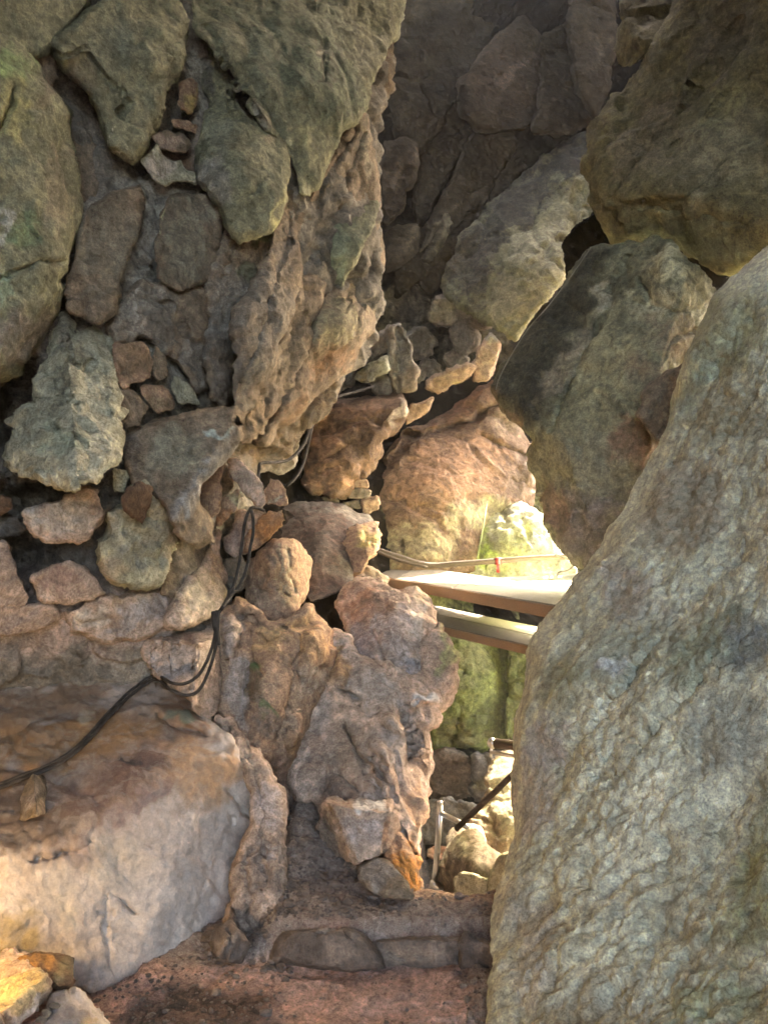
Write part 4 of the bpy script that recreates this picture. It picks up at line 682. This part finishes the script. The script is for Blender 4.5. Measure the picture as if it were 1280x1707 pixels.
LG = 'pebbles along the ledge under the rust brown boulder'
for o_, m_, lab in [([(600,786),(611,787),(612,797),(600,797)],'red','topmost small squared stone packed under the rust brown boulder'),([(591,800),(613,800),(614,813),(591,813)],'orange','second squared stone from the top of the packed pile under the rust brown boulder'),
                   ([(574,818),(598,814),(618,818),(616,830),(580,830)],'brown','wide stone third down in the packed pile under the rust brown boulder'),([(572,836),(598,832),(602,848),(576,850)],'brown','squat stone at the bottom of the packed pile under the rust brown boulder'),([(604,836),(628,828),(632,848),(606,858)],'orange','tan stone at the right foot of the packed pile'),
                   ([(529,834),(545,828),(564,833),(566,846),(535,849)],'brown','long flat greyish stone on the ledge, left of the packed pile'),([(478,820),(500,812),(516,824),(514,840),(484,842)],'brown','rounded brown stone at the left end of the ledge')]:
    rock('stone', lab, 'stone', M[m_], o_, 5.75, style='stone', amp=.7, bulge=.06, skirt=.25, jit=1.2, group=LG)
for k, (u, v, a, b, lab) in enumerate([(700,575,26,30,'rounded dim boulder in the dark chamber rubble, right beside the fluted stone'),(740,520,30,26,'dim boulder in the chamber rubble, below the pale parallel strips'),(775,560,24,34,'dim squarish boulder left of the upright tan stone'),(800,520,40,26,'dim slab shaped boulder resting against the long diagonal slab'),(715,625,22,26,'dim boulder just left of the flat brown stone'),(760,600,22,16,'small dim boulder just above the flat brown stone')]):
    t = np.linspace(0, 2*np.pi, 11)[:-1]; rock('boulder', lab, 'boulder', M['brown'], [(u+a*math.cos(x)*rs.uniform(.8,1.15), v+b*math.sin(x)*rs.uniform(.8,1.15)) for x in t], 7.7, style='crag', bulge=.22, skirt=.5, group='rubble at the foot of the dark chamber', paint=[(u,v,a*1.5,b*1.5,0,(.19,.165,.12),.7)])
# the dark chamber
DC = 'ledges of the dark upper chamber'
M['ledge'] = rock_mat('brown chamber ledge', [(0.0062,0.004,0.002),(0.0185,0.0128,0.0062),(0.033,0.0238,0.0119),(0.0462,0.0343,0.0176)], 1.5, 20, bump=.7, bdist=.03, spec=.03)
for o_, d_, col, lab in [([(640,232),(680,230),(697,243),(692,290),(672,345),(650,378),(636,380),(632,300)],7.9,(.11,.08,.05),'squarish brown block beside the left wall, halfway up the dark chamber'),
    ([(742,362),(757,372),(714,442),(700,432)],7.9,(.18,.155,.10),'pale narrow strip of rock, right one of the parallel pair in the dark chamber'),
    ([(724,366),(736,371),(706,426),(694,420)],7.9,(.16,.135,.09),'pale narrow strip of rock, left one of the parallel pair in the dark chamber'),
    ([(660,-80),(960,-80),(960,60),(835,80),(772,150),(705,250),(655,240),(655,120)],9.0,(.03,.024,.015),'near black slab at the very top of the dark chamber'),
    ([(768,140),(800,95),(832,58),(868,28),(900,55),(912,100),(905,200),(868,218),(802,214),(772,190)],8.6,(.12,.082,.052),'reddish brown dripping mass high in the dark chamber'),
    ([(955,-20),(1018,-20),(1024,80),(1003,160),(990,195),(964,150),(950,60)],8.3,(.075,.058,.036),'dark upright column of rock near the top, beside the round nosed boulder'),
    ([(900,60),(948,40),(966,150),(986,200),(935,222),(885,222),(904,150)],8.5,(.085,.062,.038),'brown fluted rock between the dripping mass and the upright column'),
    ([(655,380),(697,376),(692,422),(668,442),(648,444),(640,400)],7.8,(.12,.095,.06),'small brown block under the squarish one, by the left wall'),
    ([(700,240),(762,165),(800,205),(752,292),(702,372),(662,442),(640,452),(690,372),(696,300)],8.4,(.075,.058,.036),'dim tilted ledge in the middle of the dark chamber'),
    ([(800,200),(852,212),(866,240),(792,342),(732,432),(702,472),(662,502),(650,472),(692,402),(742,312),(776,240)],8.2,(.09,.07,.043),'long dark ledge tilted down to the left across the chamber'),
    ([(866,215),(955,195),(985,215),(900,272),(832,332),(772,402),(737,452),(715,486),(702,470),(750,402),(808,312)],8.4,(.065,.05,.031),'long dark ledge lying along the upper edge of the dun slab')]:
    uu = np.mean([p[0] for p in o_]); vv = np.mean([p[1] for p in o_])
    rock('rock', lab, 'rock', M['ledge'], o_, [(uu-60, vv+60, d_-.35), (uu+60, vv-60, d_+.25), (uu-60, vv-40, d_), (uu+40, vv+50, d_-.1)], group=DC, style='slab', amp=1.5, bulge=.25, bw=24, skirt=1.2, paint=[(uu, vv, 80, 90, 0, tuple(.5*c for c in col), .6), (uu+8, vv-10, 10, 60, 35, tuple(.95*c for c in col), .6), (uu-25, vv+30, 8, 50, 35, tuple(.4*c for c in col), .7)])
# the right hand side
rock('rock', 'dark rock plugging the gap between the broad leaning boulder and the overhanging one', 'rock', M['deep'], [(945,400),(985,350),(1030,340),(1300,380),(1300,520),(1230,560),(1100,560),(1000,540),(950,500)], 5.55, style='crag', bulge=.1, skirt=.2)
rock('rock_slab', 'long smooth dun slab slanting down from the dark chamber, shade painted on its upper half', 'rock slab', M['dun'],
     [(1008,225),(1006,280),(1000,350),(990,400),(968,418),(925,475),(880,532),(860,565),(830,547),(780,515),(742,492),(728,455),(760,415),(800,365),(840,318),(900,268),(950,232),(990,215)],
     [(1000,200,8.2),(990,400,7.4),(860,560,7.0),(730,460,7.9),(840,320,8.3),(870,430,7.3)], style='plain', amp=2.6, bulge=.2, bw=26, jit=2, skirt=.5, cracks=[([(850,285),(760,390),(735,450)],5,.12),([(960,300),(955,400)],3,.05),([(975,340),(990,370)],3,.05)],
     paint=[(920,430,90,70,-40,(.28,.245,.15),.8),(850,500,60,50,0,(.24,.195,.12),.7),(850,345,150,55,-42,(.045,.037,.024),.95),(780,450,60,70,0,(.07,.055,.036),.9),(960,250,90,60,-30,(.04,.034,.023),.95)])  # last three dark patches paint the shadow over the upper half
rock('boulder', 'massive overhanging boulder filling the upper right corner, with a darker green underside', 'boulder', M['dun'],
     [(988,225),(1010,188),(1035,150),(1060,110),(1085,70),(1115,20),(1130,-60),(1420,-60),(1420,460),(1290,430),(1240,440),(1192,448),(1170,447),(1152,430),(1120,405),(1100,400),(1032,406),(1012,365),(992,322),(984,270)],
     [[(988,225,5.4),(1130,0,5.3),(1150,330,4.5)],[(1020,350,5.0),(1290,370,4.3),(1200,445,4.7)],[(1130,0,5.3),(1290,20,4.7),(1150,330,4.5)],[(1290,60,4.6),(1290,370,4.3),(1100,330,4.65)]], style='slab', amp=1.2, bulge=.3, bw=60, skirt=.5, shrink=.1,
     cracks=[([(1100,20),(1030,180)],5,.06),([(1230,30),(1120,200),(1020,330)],5,.07),([(1010,335),(1100,345),(1200,365),(1290,365)],4,.05),([(1270,110),(1180,190),(1110,260)],4,.05)],
     paint=[(1180,240,120,90,-40,(.27,.245,.165),.7),(1200,170,30,60,40,(.32,.31,.17),.6),(1090,200,90,50,-45,(.20,.165,.11),.8),(1150,400,150,40,5,(.15,.16,.095),.85),(1060,260,60,60,-45,(.25,.21,.14),.7),(1200,60,90,60,-40,(.17,.145,.10),.8),(1250,270,60,60,0,(.27,.25,.16),.6)])
rock('boulder', 'smaller round nosed boulder peeking over the massive overhanging one at the top', 'boulder', M['dun'],
     [(1042,-60),(1040,10),(1030,50),(1021,85),(1034,112),(1050,116),(1080,88),(1108,40),(1150,-60)], [(1042,0,5.9),(1030,80,5.8),(1100,30,5.7),(1065,60,5.5)], style='slab', bulge=.25, skirt=.5)
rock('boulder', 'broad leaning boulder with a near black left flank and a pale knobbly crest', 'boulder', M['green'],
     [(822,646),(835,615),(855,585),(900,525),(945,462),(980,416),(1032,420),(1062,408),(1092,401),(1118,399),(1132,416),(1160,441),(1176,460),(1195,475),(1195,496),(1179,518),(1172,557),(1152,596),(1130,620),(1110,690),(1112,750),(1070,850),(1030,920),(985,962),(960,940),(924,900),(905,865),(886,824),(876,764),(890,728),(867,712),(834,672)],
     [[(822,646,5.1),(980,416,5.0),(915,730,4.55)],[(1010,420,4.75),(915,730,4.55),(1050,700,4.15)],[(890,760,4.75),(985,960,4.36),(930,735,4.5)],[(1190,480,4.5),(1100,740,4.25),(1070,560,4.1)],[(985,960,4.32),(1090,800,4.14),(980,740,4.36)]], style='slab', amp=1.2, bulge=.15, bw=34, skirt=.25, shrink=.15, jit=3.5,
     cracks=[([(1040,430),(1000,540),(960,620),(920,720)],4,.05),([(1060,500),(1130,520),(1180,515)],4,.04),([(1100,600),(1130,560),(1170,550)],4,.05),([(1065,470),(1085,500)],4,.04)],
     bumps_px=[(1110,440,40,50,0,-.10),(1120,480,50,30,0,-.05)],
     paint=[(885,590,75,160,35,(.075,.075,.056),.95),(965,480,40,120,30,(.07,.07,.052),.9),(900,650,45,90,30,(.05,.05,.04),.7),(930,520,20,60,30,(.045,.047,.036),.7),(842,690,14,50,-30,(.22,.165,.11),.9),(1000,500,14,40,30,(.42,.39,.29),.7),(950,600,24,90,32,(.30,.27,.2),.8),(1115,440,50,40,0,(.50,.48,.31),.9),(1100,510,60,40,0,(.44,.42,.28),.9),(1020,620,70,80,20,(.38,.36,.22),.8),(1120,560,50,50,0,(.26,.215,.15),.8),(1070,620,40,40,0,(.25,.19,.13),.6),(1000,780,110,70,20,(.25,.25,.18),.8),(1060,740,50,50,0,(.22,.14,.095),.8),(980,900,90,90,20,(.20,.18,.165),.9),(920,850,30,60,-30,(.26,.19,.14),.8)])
rock('rock', 'fan shaped grey fin of rock between the broad leaning boulder and the rippled flowstone', 'rock', M['brown'], [(1060,692),(1072,668),(1086,644),(1112,626),(1136,612),(1134,646),(1118,700),(1106,748),(1090,727),(1076,705)], [(1060,692,4.05),(1136,614,3.95),(1104,745,3.85)], style='slab', amp=.8, bulge=.08, bw=14, skirt=.3, cracks=[([(1120,635),(1080,700)],3,.03),([(1125,650),(1098,725)],3,.03)], paint=[(1100,680,50,60,0,(.24,.21,.155),.8)])
FL = [(1290,402,3.45),(1190,492,3.5),(1106,750,3.5),(975,960,3.42),(890,1080,3.3),(858,1400,2.68),(830,1560,2.32),(795,1720,1.96),(1290,700,2.8),(1290,1000,2.25),(1290,1400,1.75),(1290,1720,1.45),(1100,1000,2.75),(1050,1300,2.3),(1000,1600,1.85),(1600,700,1.7),(1600,1700,1.0)]
rock('flowstone', 'enormous pale rippled flowstone mass sloping across the whole right side', 'flowstone', M['flow'],
     [(1340,370),(1280,404),(1240,440),(1215,470),(1190,492),(1165,560),(1140,615),(1128,660),(1106,748),(1090,780),(1050,852),(1015,905),(980,955),(950,995),(925,1030),(905,1055),(890,1085),(884,1140),(870,1195),(868,1240),(872,1270),(864,1330),(860,1400),(848,1440),(838,1500),(826,1560),(822,1600),(817,1640),(804,1690),(794,1760),(1560,1780),(1560,370)],
     FL, style='flow', flow=((.55, -.28, .78), 0), step=2.4, bulge=.17, bw=110, skirt=.4, shrink=.05, jit=2.5, grow=4, amp=1.0,
     cracks=[([(1230,560),(1120,800),(1020,960)],10,.03),([(1280,900),(1130,1050),(950,1290)],14,.03),([(1200,1120),(1040,1300)],10,.025),([(1050,1230),(980,1350),(900,1500)],10,.02)],
     bumps_px=[(1180,580,30,150,35,-.05),(1230,800,50,160,35,-.04),(1000,1150,60,150,30,-.04)],
     paint=[(1200,560,80,110,30,(.36,.36,.21),.8),(1170,640,26,110,32,(.33,.38,.28),.8),(1230,700,90,80,40,(.33,.29,.18),.7),(1150,850,80,110,38,(.33,.27,.19),.7),(1060,1000,80,60,40,(.40,.35,.29),.7),(1050,1100,110,60,-35,(.30,.32,.24),.7),(1250,1080,60,60,0,(.17,.18,.165),.85),(1180,1090,110,50,-40,(.24,.27,.18),.7),(1036,1115,30,10,-35,(.55,.58,.56),.8),(950,1150,50,60,20,(.28,.28,.17),.7),(930,1250,40,60,20,(.34,.31,.30),.7),(1200,1230,90,60,-40,(.25,.255,.21),.6),(1230,1450,70,140,10,(.28,.32,.17),.7),(1180,1650,130,60,0,(.31,.33,.19),.7),(880,1550,50,120,5,(.46,.43,.35),.7),(900,1350,40,90,10,(.46,.42,.36),.7),(1000,1640,120,70,0,(.44,.42,.31),.6),(1265,1300,30,110,10,(.24,.27,.16),.6)])
# ================================================================ the pit and its rocks
PG = 'rocks down in the pit'
rock('boulder', 'shadowed brown boulder deep in the gap behind the steel post', 'boulder', M['brown'], [(716,1258),(740,1248),(775,1262),(792,1285),(785,1318),(760,1332),(716,1328)], 6.9, group=PG, style='crag', bulge=.3, skirt=.5)
rock('boulder', 'dark boulder behind the brown rail, right of the shadowed brown one', 'boulder', M['mud'], [(788,1262),(835,1258),(840,1290),(815,1330),(795,1335),(780,1320),(790,1290)], 6.8, group=PG, style='crag', bulge=.3, skirt=.5, paint=[(800,1305,20,20,0,(.2,.18,.1),.7)])
rock('rock', 'low dark rock under the shadowed brown boulder', 'rock', M['mud'], [(700,1340),(740,1330),(790,1340),(800,1375),(770,1410),(700,1400)], 6.6, group=PG, style='crag', bulge=.2, skirt=.5)
rock('rock', 'sunlit knobbly rock spur below the brown rail, pressed against the flowstone', 'rock', M['brown'], [(832,1258),(850,1250),(880,1250),(885,1420),(862,1425),(840,1428),(812,1420),(790,1390),(768,1378),(790,1355),(812,1325),(818,1300)], [(832,1258,5.2),(880,1260,5.0),(770,1380,4.6),(860,1425,4.2),(830,1350,4.5)], group=PG, style='crag', amp=1.0, bulge=.12, bw=20, skirt=.5, paint=[(845,1340,50,80,0,(.25,.215,.15),.8)])
rock('boulder', 'smooth brown boulder with a shaded face, below the sunlit knobbly spur', 'boulder', M['brown'], [(738,1476),(737,1455),(748,1420),(752,1395),(768,1376),(792,1388),(815,1410),(840,1425),(846,1450),(830,1480),(800,1498),(745,1495)], [(738,1470,4.2),(768,1380,4.45),(845,1450,4.0),(790,1440,3.85)], group=PG, style='slab', bulge=.18, bw=36, skirt=.5, paint=[(795,1430,50,40,0,(.20,.165,.12),.8),(752,1420,16,60,15,(.34,.30,.22),.7)])
rock('stone', 'pale crusted stone in the pit mouth, in front of the smooth brown boulder', 'stone', M['pale'], [(756,1496),(757,1465),(768,1452),(790,1458),(812,1464),(816,1500)], 3.75, group=PG, style='crag', amp=.6, bulge=.1, skirt=.3)
rock('stone', 'narrow pale stone squeezed between the brown boulder and the flowstone', 'stone', M['pale'], [(815,1490),(822,1450),(838,1425),(850,1420),(852,1500),(825,1502)], 3.7, group=PG, style='crag', amp=.6, bulge=.1, skirt=.3)
rock('stone', 'small pink stone far down beside the steel post', 'stone', M['pink'], [(714,1415),(728,1408),(748,1414),(748,1428),(732,1432),(714,1426)], 6.0, group=PG, style='stone', skirt=.3, paint=[(730,1420,30,20,0,(.5,.27,.2),.8)])
rock('rock', 'mossy pillar of rock at the right of the green back wall', 'rock', M['moss'], [(842,1232),(845,1160),(850,1080),(852,1050),(905,1050),(900,1120),(886,1170),(872,1240)], 7.0, group=PG, style='slab', amp=1.4, bulge=.3, skirt=.6)
rock('rock', 'large mossy rock face filling the gap under the planks', 'rock', M['moss'], [(716,1030),(860,1040),(862,1100),(852,1160),(846,1235),(800,1246),(760,1240),(716,1258)], [(716,1040,7.2),(860,1050,7.4),(850,1230,7.2),(720,1250,7.0),(780,1140,6.9)], group=PG, style='slab', amp=1.3, bulge=.15, bw=30, skirt=.5, cracks=[([(765,1170),(768,1200),(748,1240)],4,.08),([(735,1105),(775,1122)],3,.05)], paint=[(770,1100,50,50,0,(.30,.29,.13),.7),(820,1190,40,40,0,(.10,.11,.045),.7),(760,1230,50,26,0,(.22,.2,.09),.7)])
rock('stone', 'sunlit orange lip stone along the edge of the pit', 'stone', M['orange'], [(690,1497),(700,1487),(730,1485),(765,1490),(800,1493),(840,1496),(838,1506),(780,1506),(730,1502),(700,1502)], [(690,1490,2.82),(840,1494,2.80),(760,1505,2.74)], style='stone', amp=.5, bulge=.03, bw=6, skirt=.12, jit=1.5)
# ================================================================ planks, poles, rails, cables
def empty(name, loc, label, cat, group=None):
    o = bpy.data.objects.new(name, None); C.objects.link(o); o.location = tuple(loc); return tag(o, label, cat, group)
def onz(u, v, z): return P(u, v, -z*FPX/(v-CV))
zu, zl = -.45, -.70
fl, fr, br, bl = onz(628,959,zu), onz(975,1017,zu), onz(1000,989,zu), onz(666,940,zu)
t = empty('plank_platform', (fl+br)/2-np.array([0,0,.06]), 'upper platform of wide weathered planks with a sawn orange front edge', 'plank platform', 'wooden platforms over the gap')
def mix(a, b, s): return a+(b-a)*s
cuts = [0, .135, .47, 1.0]
for a, b in zip(cuts[:-1], cuts[1:]):
    g = .010
    V, F = board_mesh(mix(fl, fr, a)+(fr-fl)/np.linalg.norm(fr-fl)*g, mix(fl, fr, b)-(fr-fl)/np.linalg.norm(fr-fl)*g, mix(bl, br, b), mix(bl, br, a), .03)
    mesh_obj('plank', V, F, M['darkwood' if a == 0 else 'wood'], t, smooth=False)
dirb = (bl-fl)/np.linalg.norm(bl-fl); dz = np.array([0,0,1.])
V, F = board_mesh(fl-dirb*.028-dz*.004, fr-dirb*.028-dz*.004, fr-dirb*.002-dz*.004, fl-dirb*.002-dz*.004, .06, .004); mesh_obj('fascia', V, F, M['edge'], t, smooth=False)
V, F = board_mesh(bl+dirb*.002-dz*.002, br+dirb*.002-dz*.002, br+dirb*.03-dz*.002, bl+dirb*.03-dz*.002, .06, .004); mesh_obj('fascia', V, F, M['wood'], t, smooth=False)
fl2, fr2, br2, bl2 = onz(722,1040,zl), onz(905,1081,zl), onz(930,1052,zl), onz(716,1007,zl)
t2 = empty('plank_platform', (fl2+br2)/2-np.array([0,0,.06]), 'lower bleached plank step blazing in the sunlight under the upper platform', 'plank platform', 'wooden platforms over the gap')
V, F = board_mesh(fl2, fr2, mix(fr2, br2, .49), mix(fl2, bl2, .49), .03); mesh_obj('plank', V, F, M['wood'], t2, smooth=False)
V, F = board_mesh(mix(fl2, bl2, .51), mix(fr2, br2, .51), br2, bl2, .03); mesh_obj('plank', V, F, M['wood'], t2, smooth=False)
d2 = (bl2-fl2)/np.linalg.norm(bl2-fl2)
V, F = board_mesh(fl2-d2*.028-dz*.003, fr2-d2*.028-dz*.003, fr2-d2*.002-dz*.003, fl2-d2*.002-dz*.003, .045, .004); mesh_obj('fascia', V, F, M['edge'], t2, smooth=False)
# white far plank
z3 = -.50
V, F = board_mesh(P(820,978,5.0), P(1010,1002,4.75), P(1010,968,5.5), P(836,969,5.6), .04); tag(mesh_obj('plank', V, F, M['white'], smooth=False), 'bright white board lying behind the right part of the upper platform', 'plank')
# handrail pole over the planks
pts = catmull([P(600,908,4.95), P(650,924,5.0), P(712,942,5.1), P(760,940,5.15), P(830,935,5.2), P(900,930,5.25), P(950,928,5.3)], 8)
hp = empty('handrail_pole', P(600,908,4.95), 'bent dark wooden pole running above the planks with a scrap of red tape', 'handrail pole')
tube('pole', pts, .019, M['pole'], hp, 12, .05)
V, F = tube_mesh(catmull([P(829,930,5.19), P(829.2,935,5.19), P(829.4,941,5.19)], 3), .0235, 12); mesh_obj('tape_wrap', V, F, M['redtape'], hp)
V, F = board_mesh(P(827,941,5.17), P(832,941,5.17), P(832,941,5.173), P(827,941,5.173), .055, .0005, 6); mesh_obj('tape_tail', V, F, M['redtape'], hp)
tw = np.concatenate([[P(604,909,4.95)+np.array([.03*math.sin(a*1.0)*.3+.012*a/6, .026*math.cos(a), .026*math.sin(a)])] for a in np.arange(0, 26, .5)])
tag(tube('twine', np.r_[tw, [P(606,922,4.9), P(602,932,4.9)]], .006, M['blue'], None, 6), 'blue green twine knotted round the left end of the bent pole', 'twine')
tag(tube('pole', catmull([P(622,917,4.9), P(668,935,4.95), P(712,946,5.0)], 8), 0.010, M['pole'], None, 8), 'thin pale stick lashed just under the left part of the bent pole', 'stick')
# dark bar light with white marks
bt = empty('light_bar', P(815,968,5.3), 'dark straight bar with short white tape marks above the white board', 'bar')
V, F = board_mesh(P(812,963,5.3), P(980,957,5.5), P(980,957,5.55), P(812,963,5.35), .028, .003); mesh_obj('bar', V, F, M['bar'], bt, smooth=False)
for u, w in [(841,7),(905,8),(917,5),(930,6)]:
    v0 = 963-(u-812)*.036; d0 = 5.3+(u-812)/840; V, F = board_mesh(P(u,v0+1.2,d0-.004), P(u+w,v0+1.0,d0-.004), P(u+w,v0+1,d0+.02), P(u,v0+1,d0+.02), .012, .001, 3); mesh_obj('tape_mark', V, F, M['white'], bt, smooth=False)
CB = 'black electric cables'
def cable(label, pts, r=.009, mat='cable'): return tag(tube('cable', catmull(pts, 8), r, M[mat], None, 8), label, 'cable', CB if mat == 'cable' else None)
cable('short black cable curling round the right end of the bent pole', [P(925,925,5.2), P(945,931,5.2), P(956,940,5.2), P(948,950,5.25), P(932,954,5.3), P(928,960,5.35)], .007)
# the cables on the great boulder
def topd(u, v):  # top face of the great boulder
    return 1/TPS([(0,1090,3.35),(300,1165,3.22),(150,1430,2.42)])(np.array([[u, v]], float))[0]
def on(u, v, lift=.03): return P(u, v, topd(u, v)-lift)
A = [(-60,1325),(0,1309),(40,1293),(80,1278),(120,1254),(150,1226),(172,1200),(195,1176),(220,1152),(258,1128)]
cable('thick black cable draped over the great sloping boulder, upper of the two side by side', [on(u, v-2, .06) for u, v in A]+[P(285,1138,2.98), P(310,1139,3.0), P(334,1122,3.03), P(352,1085,3.05), P(360,1050,3.06), P(362,1018,3.1)], .0066)
cable('thick black cable draped over the great sloping boulder, the one with the wider sag', [on(u+2, v+4, .055) for u, v in A]+[P(285,1150,2.96), P(312,1159,2.97), P(334,1148,2.99), P(352,1108,3.02), P(362,1066,3.04), P(365,1018,3.1)], .0066)
cable('short black cable stub tied beside the falling pair at the grooved rock', [P(357,1020,3.09), P(358,1040,3.07), P(362,1054,3.06), P(364,1075,3.06)], .0115)
cable('thin black cable hanging in a narrow loop in front of the fallen stones', [P(440,851,3.55), P(428,847,3.5), P(418,848,3.45), P(409,870,3.42), P(403,910,3.42), P(398,945,3.42), P(390,975,3.38), P(378,1000,3.3), P(366,1020,3.2)], .0075)
cable('thin black cable forming the right side of the narrow hanging loop', [P(418,847,3.46), P(422,865,3.45), P(422,890,3.45), P(417,915,3.44), P(412,945,3.42), P(400,975,3.38), P(384,995,3.32), P(370,1015,3.2)], .0075)
cable('black cable running along the foot of the left wall up to the rubble', [P(428,806,4.2), P(432,785,4.25), P(436,772,4.3), P(460,771,4.5), P(485,764,4.7), P(508,738,4.9), P(519,705,5.2), P(530,682,5.5), P(560,662,5.8), P(590,654,6.0), P(622,644,6.15)], .010)
cable('black cable branching down behind the rust brown boulder', [P(530,682,5.5), P(521,710,5.3), P(514,740,5.2), P(505,775,5.1), P(492,797,5.0), P(478,810,4.95)], .010)
cable('pale taut wire stretched down the black flank of the broad leaning boulder', [P(985,412,4.85), P(950,462,4.88), P(915,508,4.92), P(880,548,4.96), P(850,595,4.98), P(832,630,5.0), P(826,650,5.0)], .003, 'wire')
cable('green rope dangling over the knobbly daylit rock', [P(812,836,6.5), P(808,860,6.2), P(803,890,6.05), P(797,920,5.95), P(792,950,5.9)], .005, 'rope')
# steel handrails
h1 = empty('handrail', P(724,1475,4.3), 'steel post in the pit with a bracket carrying a climbing brown wooden rail', 'handrail', 'steel handrails in the pit')
tube('post', np.array([P(733,1340,4.3), P(730,1400,4.3), P(727,1440,4.3), P(724,1472,4.3)]), .0165, M['steel'], h1, 14)
tube('post_cap', np.array([P(733.2,1334.5,4.3), P(733.1,1336,4.3), P(733,1341,4.3)]), [.010,.0155,.0175], M['steel'], h1, 14)
tube('foot', np.array([P(717,1473,4.28), P(725,1475,4.28), P(737,1478,4.3)]), .021, M['steel'], h1, 12)
tube('bracket', np.array([P(734,1355,4.3), P(756,1366,4.2), P(779,1379,4.1)]), .0145, M['steel'], h1, 12)
tube('rail', np.array([P(760,1382,4.07), P(800,1344,4.0), P(840,1305,3.93), P(875,1270,3.87)]), .0155, M['pole'], h1, 14)
h2 = empty('handrail', P(820,1262,4.7), 'brown wooden rail end with a shiny round steel cap on a thin bracket', 'handrail', 'steel handrails in the pit')
tube('rail', np.array([P(822,1239,4.7), P(850,1242,4.55), P(890,1246,4.4)]), .030, M['pole'], h2, 16)
ang = np.linspace(-1.45, 1.45, 9); tube('rail_cap', np.array([P(820,1239,4.69)+np.array([.030*math.sin(a), -.002, 0]) for a in ang]), [.034*math.cos(a)+.001 for a in ang], M['steel'], h2, 16)
tube('bracket', np.array([P(818,1254,4.68), P(840,1258,4.6), P(875,1264,4.4)]), .012, M['steel'], h2, 12)
tube('peg', np.array([P(818.5,1246,4.68), P(818,1254,4.68), P(817.5,1262,4.68)]), .008, M['steel'], h2, 10)
# ================================================================ camera and light
sc = bpy.context.scene
cam = bpy.data.cameras.new('camera'); co = bpy.data.objects.new('camera', cam); C.objects.link(co)
co.location = (0, 0, 0); co.rotation_euler = (math.radians(90), 0, 0)
cam.sensor_fit = 'VERTICAL'; cam.sensor_height = 36.0; cam.lens = FPX/1707*36.0; cam.clip_end = 300; cam.clip_start = .05; sc.camera = co
w = bpy.data.worlds.new('World'); sc.world = w; w.use_nodes = True
sky = w.node_tree.nodes.new('ShaderNodeTexSky'); sky.sky_type = 'NISHITA'; sky.sun_disc = False
SUN = np.array([.42, .62, .60]); SUN /= np.linalg.norm(SUN)
sky.sun_elevation = math.asin(SUN[2]); sky.sun_rotation = math.atan2(SUN[0], SUN[1]); sky.air_density = .7; sky.dust_density = 4.0; sky.ozone_density = .6
bg = w.node_tree.nodes['Background']; bg.inputs[1].default_value = .15; w.node_tree.links.new(sky.outputs[0], bg.inputs[0])
from mathutils import Vector
L = bpy.data.lights.new('sun', 'SUN'); L.energy = 2.1; L.angle = math.radians(.5); L.color = (1, .98, .93)
lo = bpy.data.objects.new('sun', L); C.objects.link(lo); lo.rotation_euler = Vector(SUN).to_track_quat('Z', 'Y').to_euler(); lo.location = (4, 7, 9)
# the cave's own lamp, just outside the lower left corner
K = bpy.data.lights.new('cave_lamp', 'POINT'); K.energy = .9; K.color = (1, .68, .30); K.shadow_soft_size = .05
ko = bpy.data.objects.new('cave_lamp', K); C.objects.link(ko); ko.location = (-1.22, 1.9, -1.0)
# flood lamp at the right end of the planks, tucked behind the flowstone
F = bpy.data.lights.new('flood_lamp', 'POINT'); F.energy = 11; F.color = (.97, 1, .62); F.shadow_soft_size = .06
fo = bpy.data.objects.new('flood_lamp', F); C.objects.link(fo); fo.location = tuple(P(1002, 950, 4.62))
# damp air of the cave
hv = np.array([(x, y, z) for x in (-9, 9.5) for y in (-7, 14.5) for z in (-4.5, 9)], float)
hm = bpy.data.materials.new('damp air'); hm.use_nodes = True; hn = hm.node_tree; hn.nodes.clear()
ho = hn.nodes.new('ShaderNodeOutputMaterial'); pv = hn.nodes.new('ShaderNodeVolumePrincipled'); pv.inputs['Density'].default_value = .004; pv.inputs['Color'].default_value = (.95, .92, .86, 1); pv.inputs['Anisotropy'].default_value = .3
lk(hn, pv.outputs[0], ho.inputs['Volume'])
tag(mesh_obj('haze', hv, [(0,1,3,2),(4,6,7,5),(0,4,5,1),(2,3,7,6),(0,2,6,4),(1,5,7,3)], hm, smooth=False), 'thin damp haze hanging in the cave air', 'haze', None, 'stuff')
sc.view_settings.view_transform = 'Standard'; sc.view_settings.look = 'None'; sc.view_settings.gamma = 1; sc.view_settings.exposure = 4.5; sc.view_settings.use_white_balance = True; sc.view_settings.white_balance_temperature = 8200; sc.view_settings.white_balance_tint = 10
sc.cycles.use_denoising = True; sc.cycles.denoising_prefilter = 'FAST'; sc.cycles.diffuse_bounces = 5; sc.cycles.max_bounces = 8; sc.cycles.sample_clamp_indirect = 8
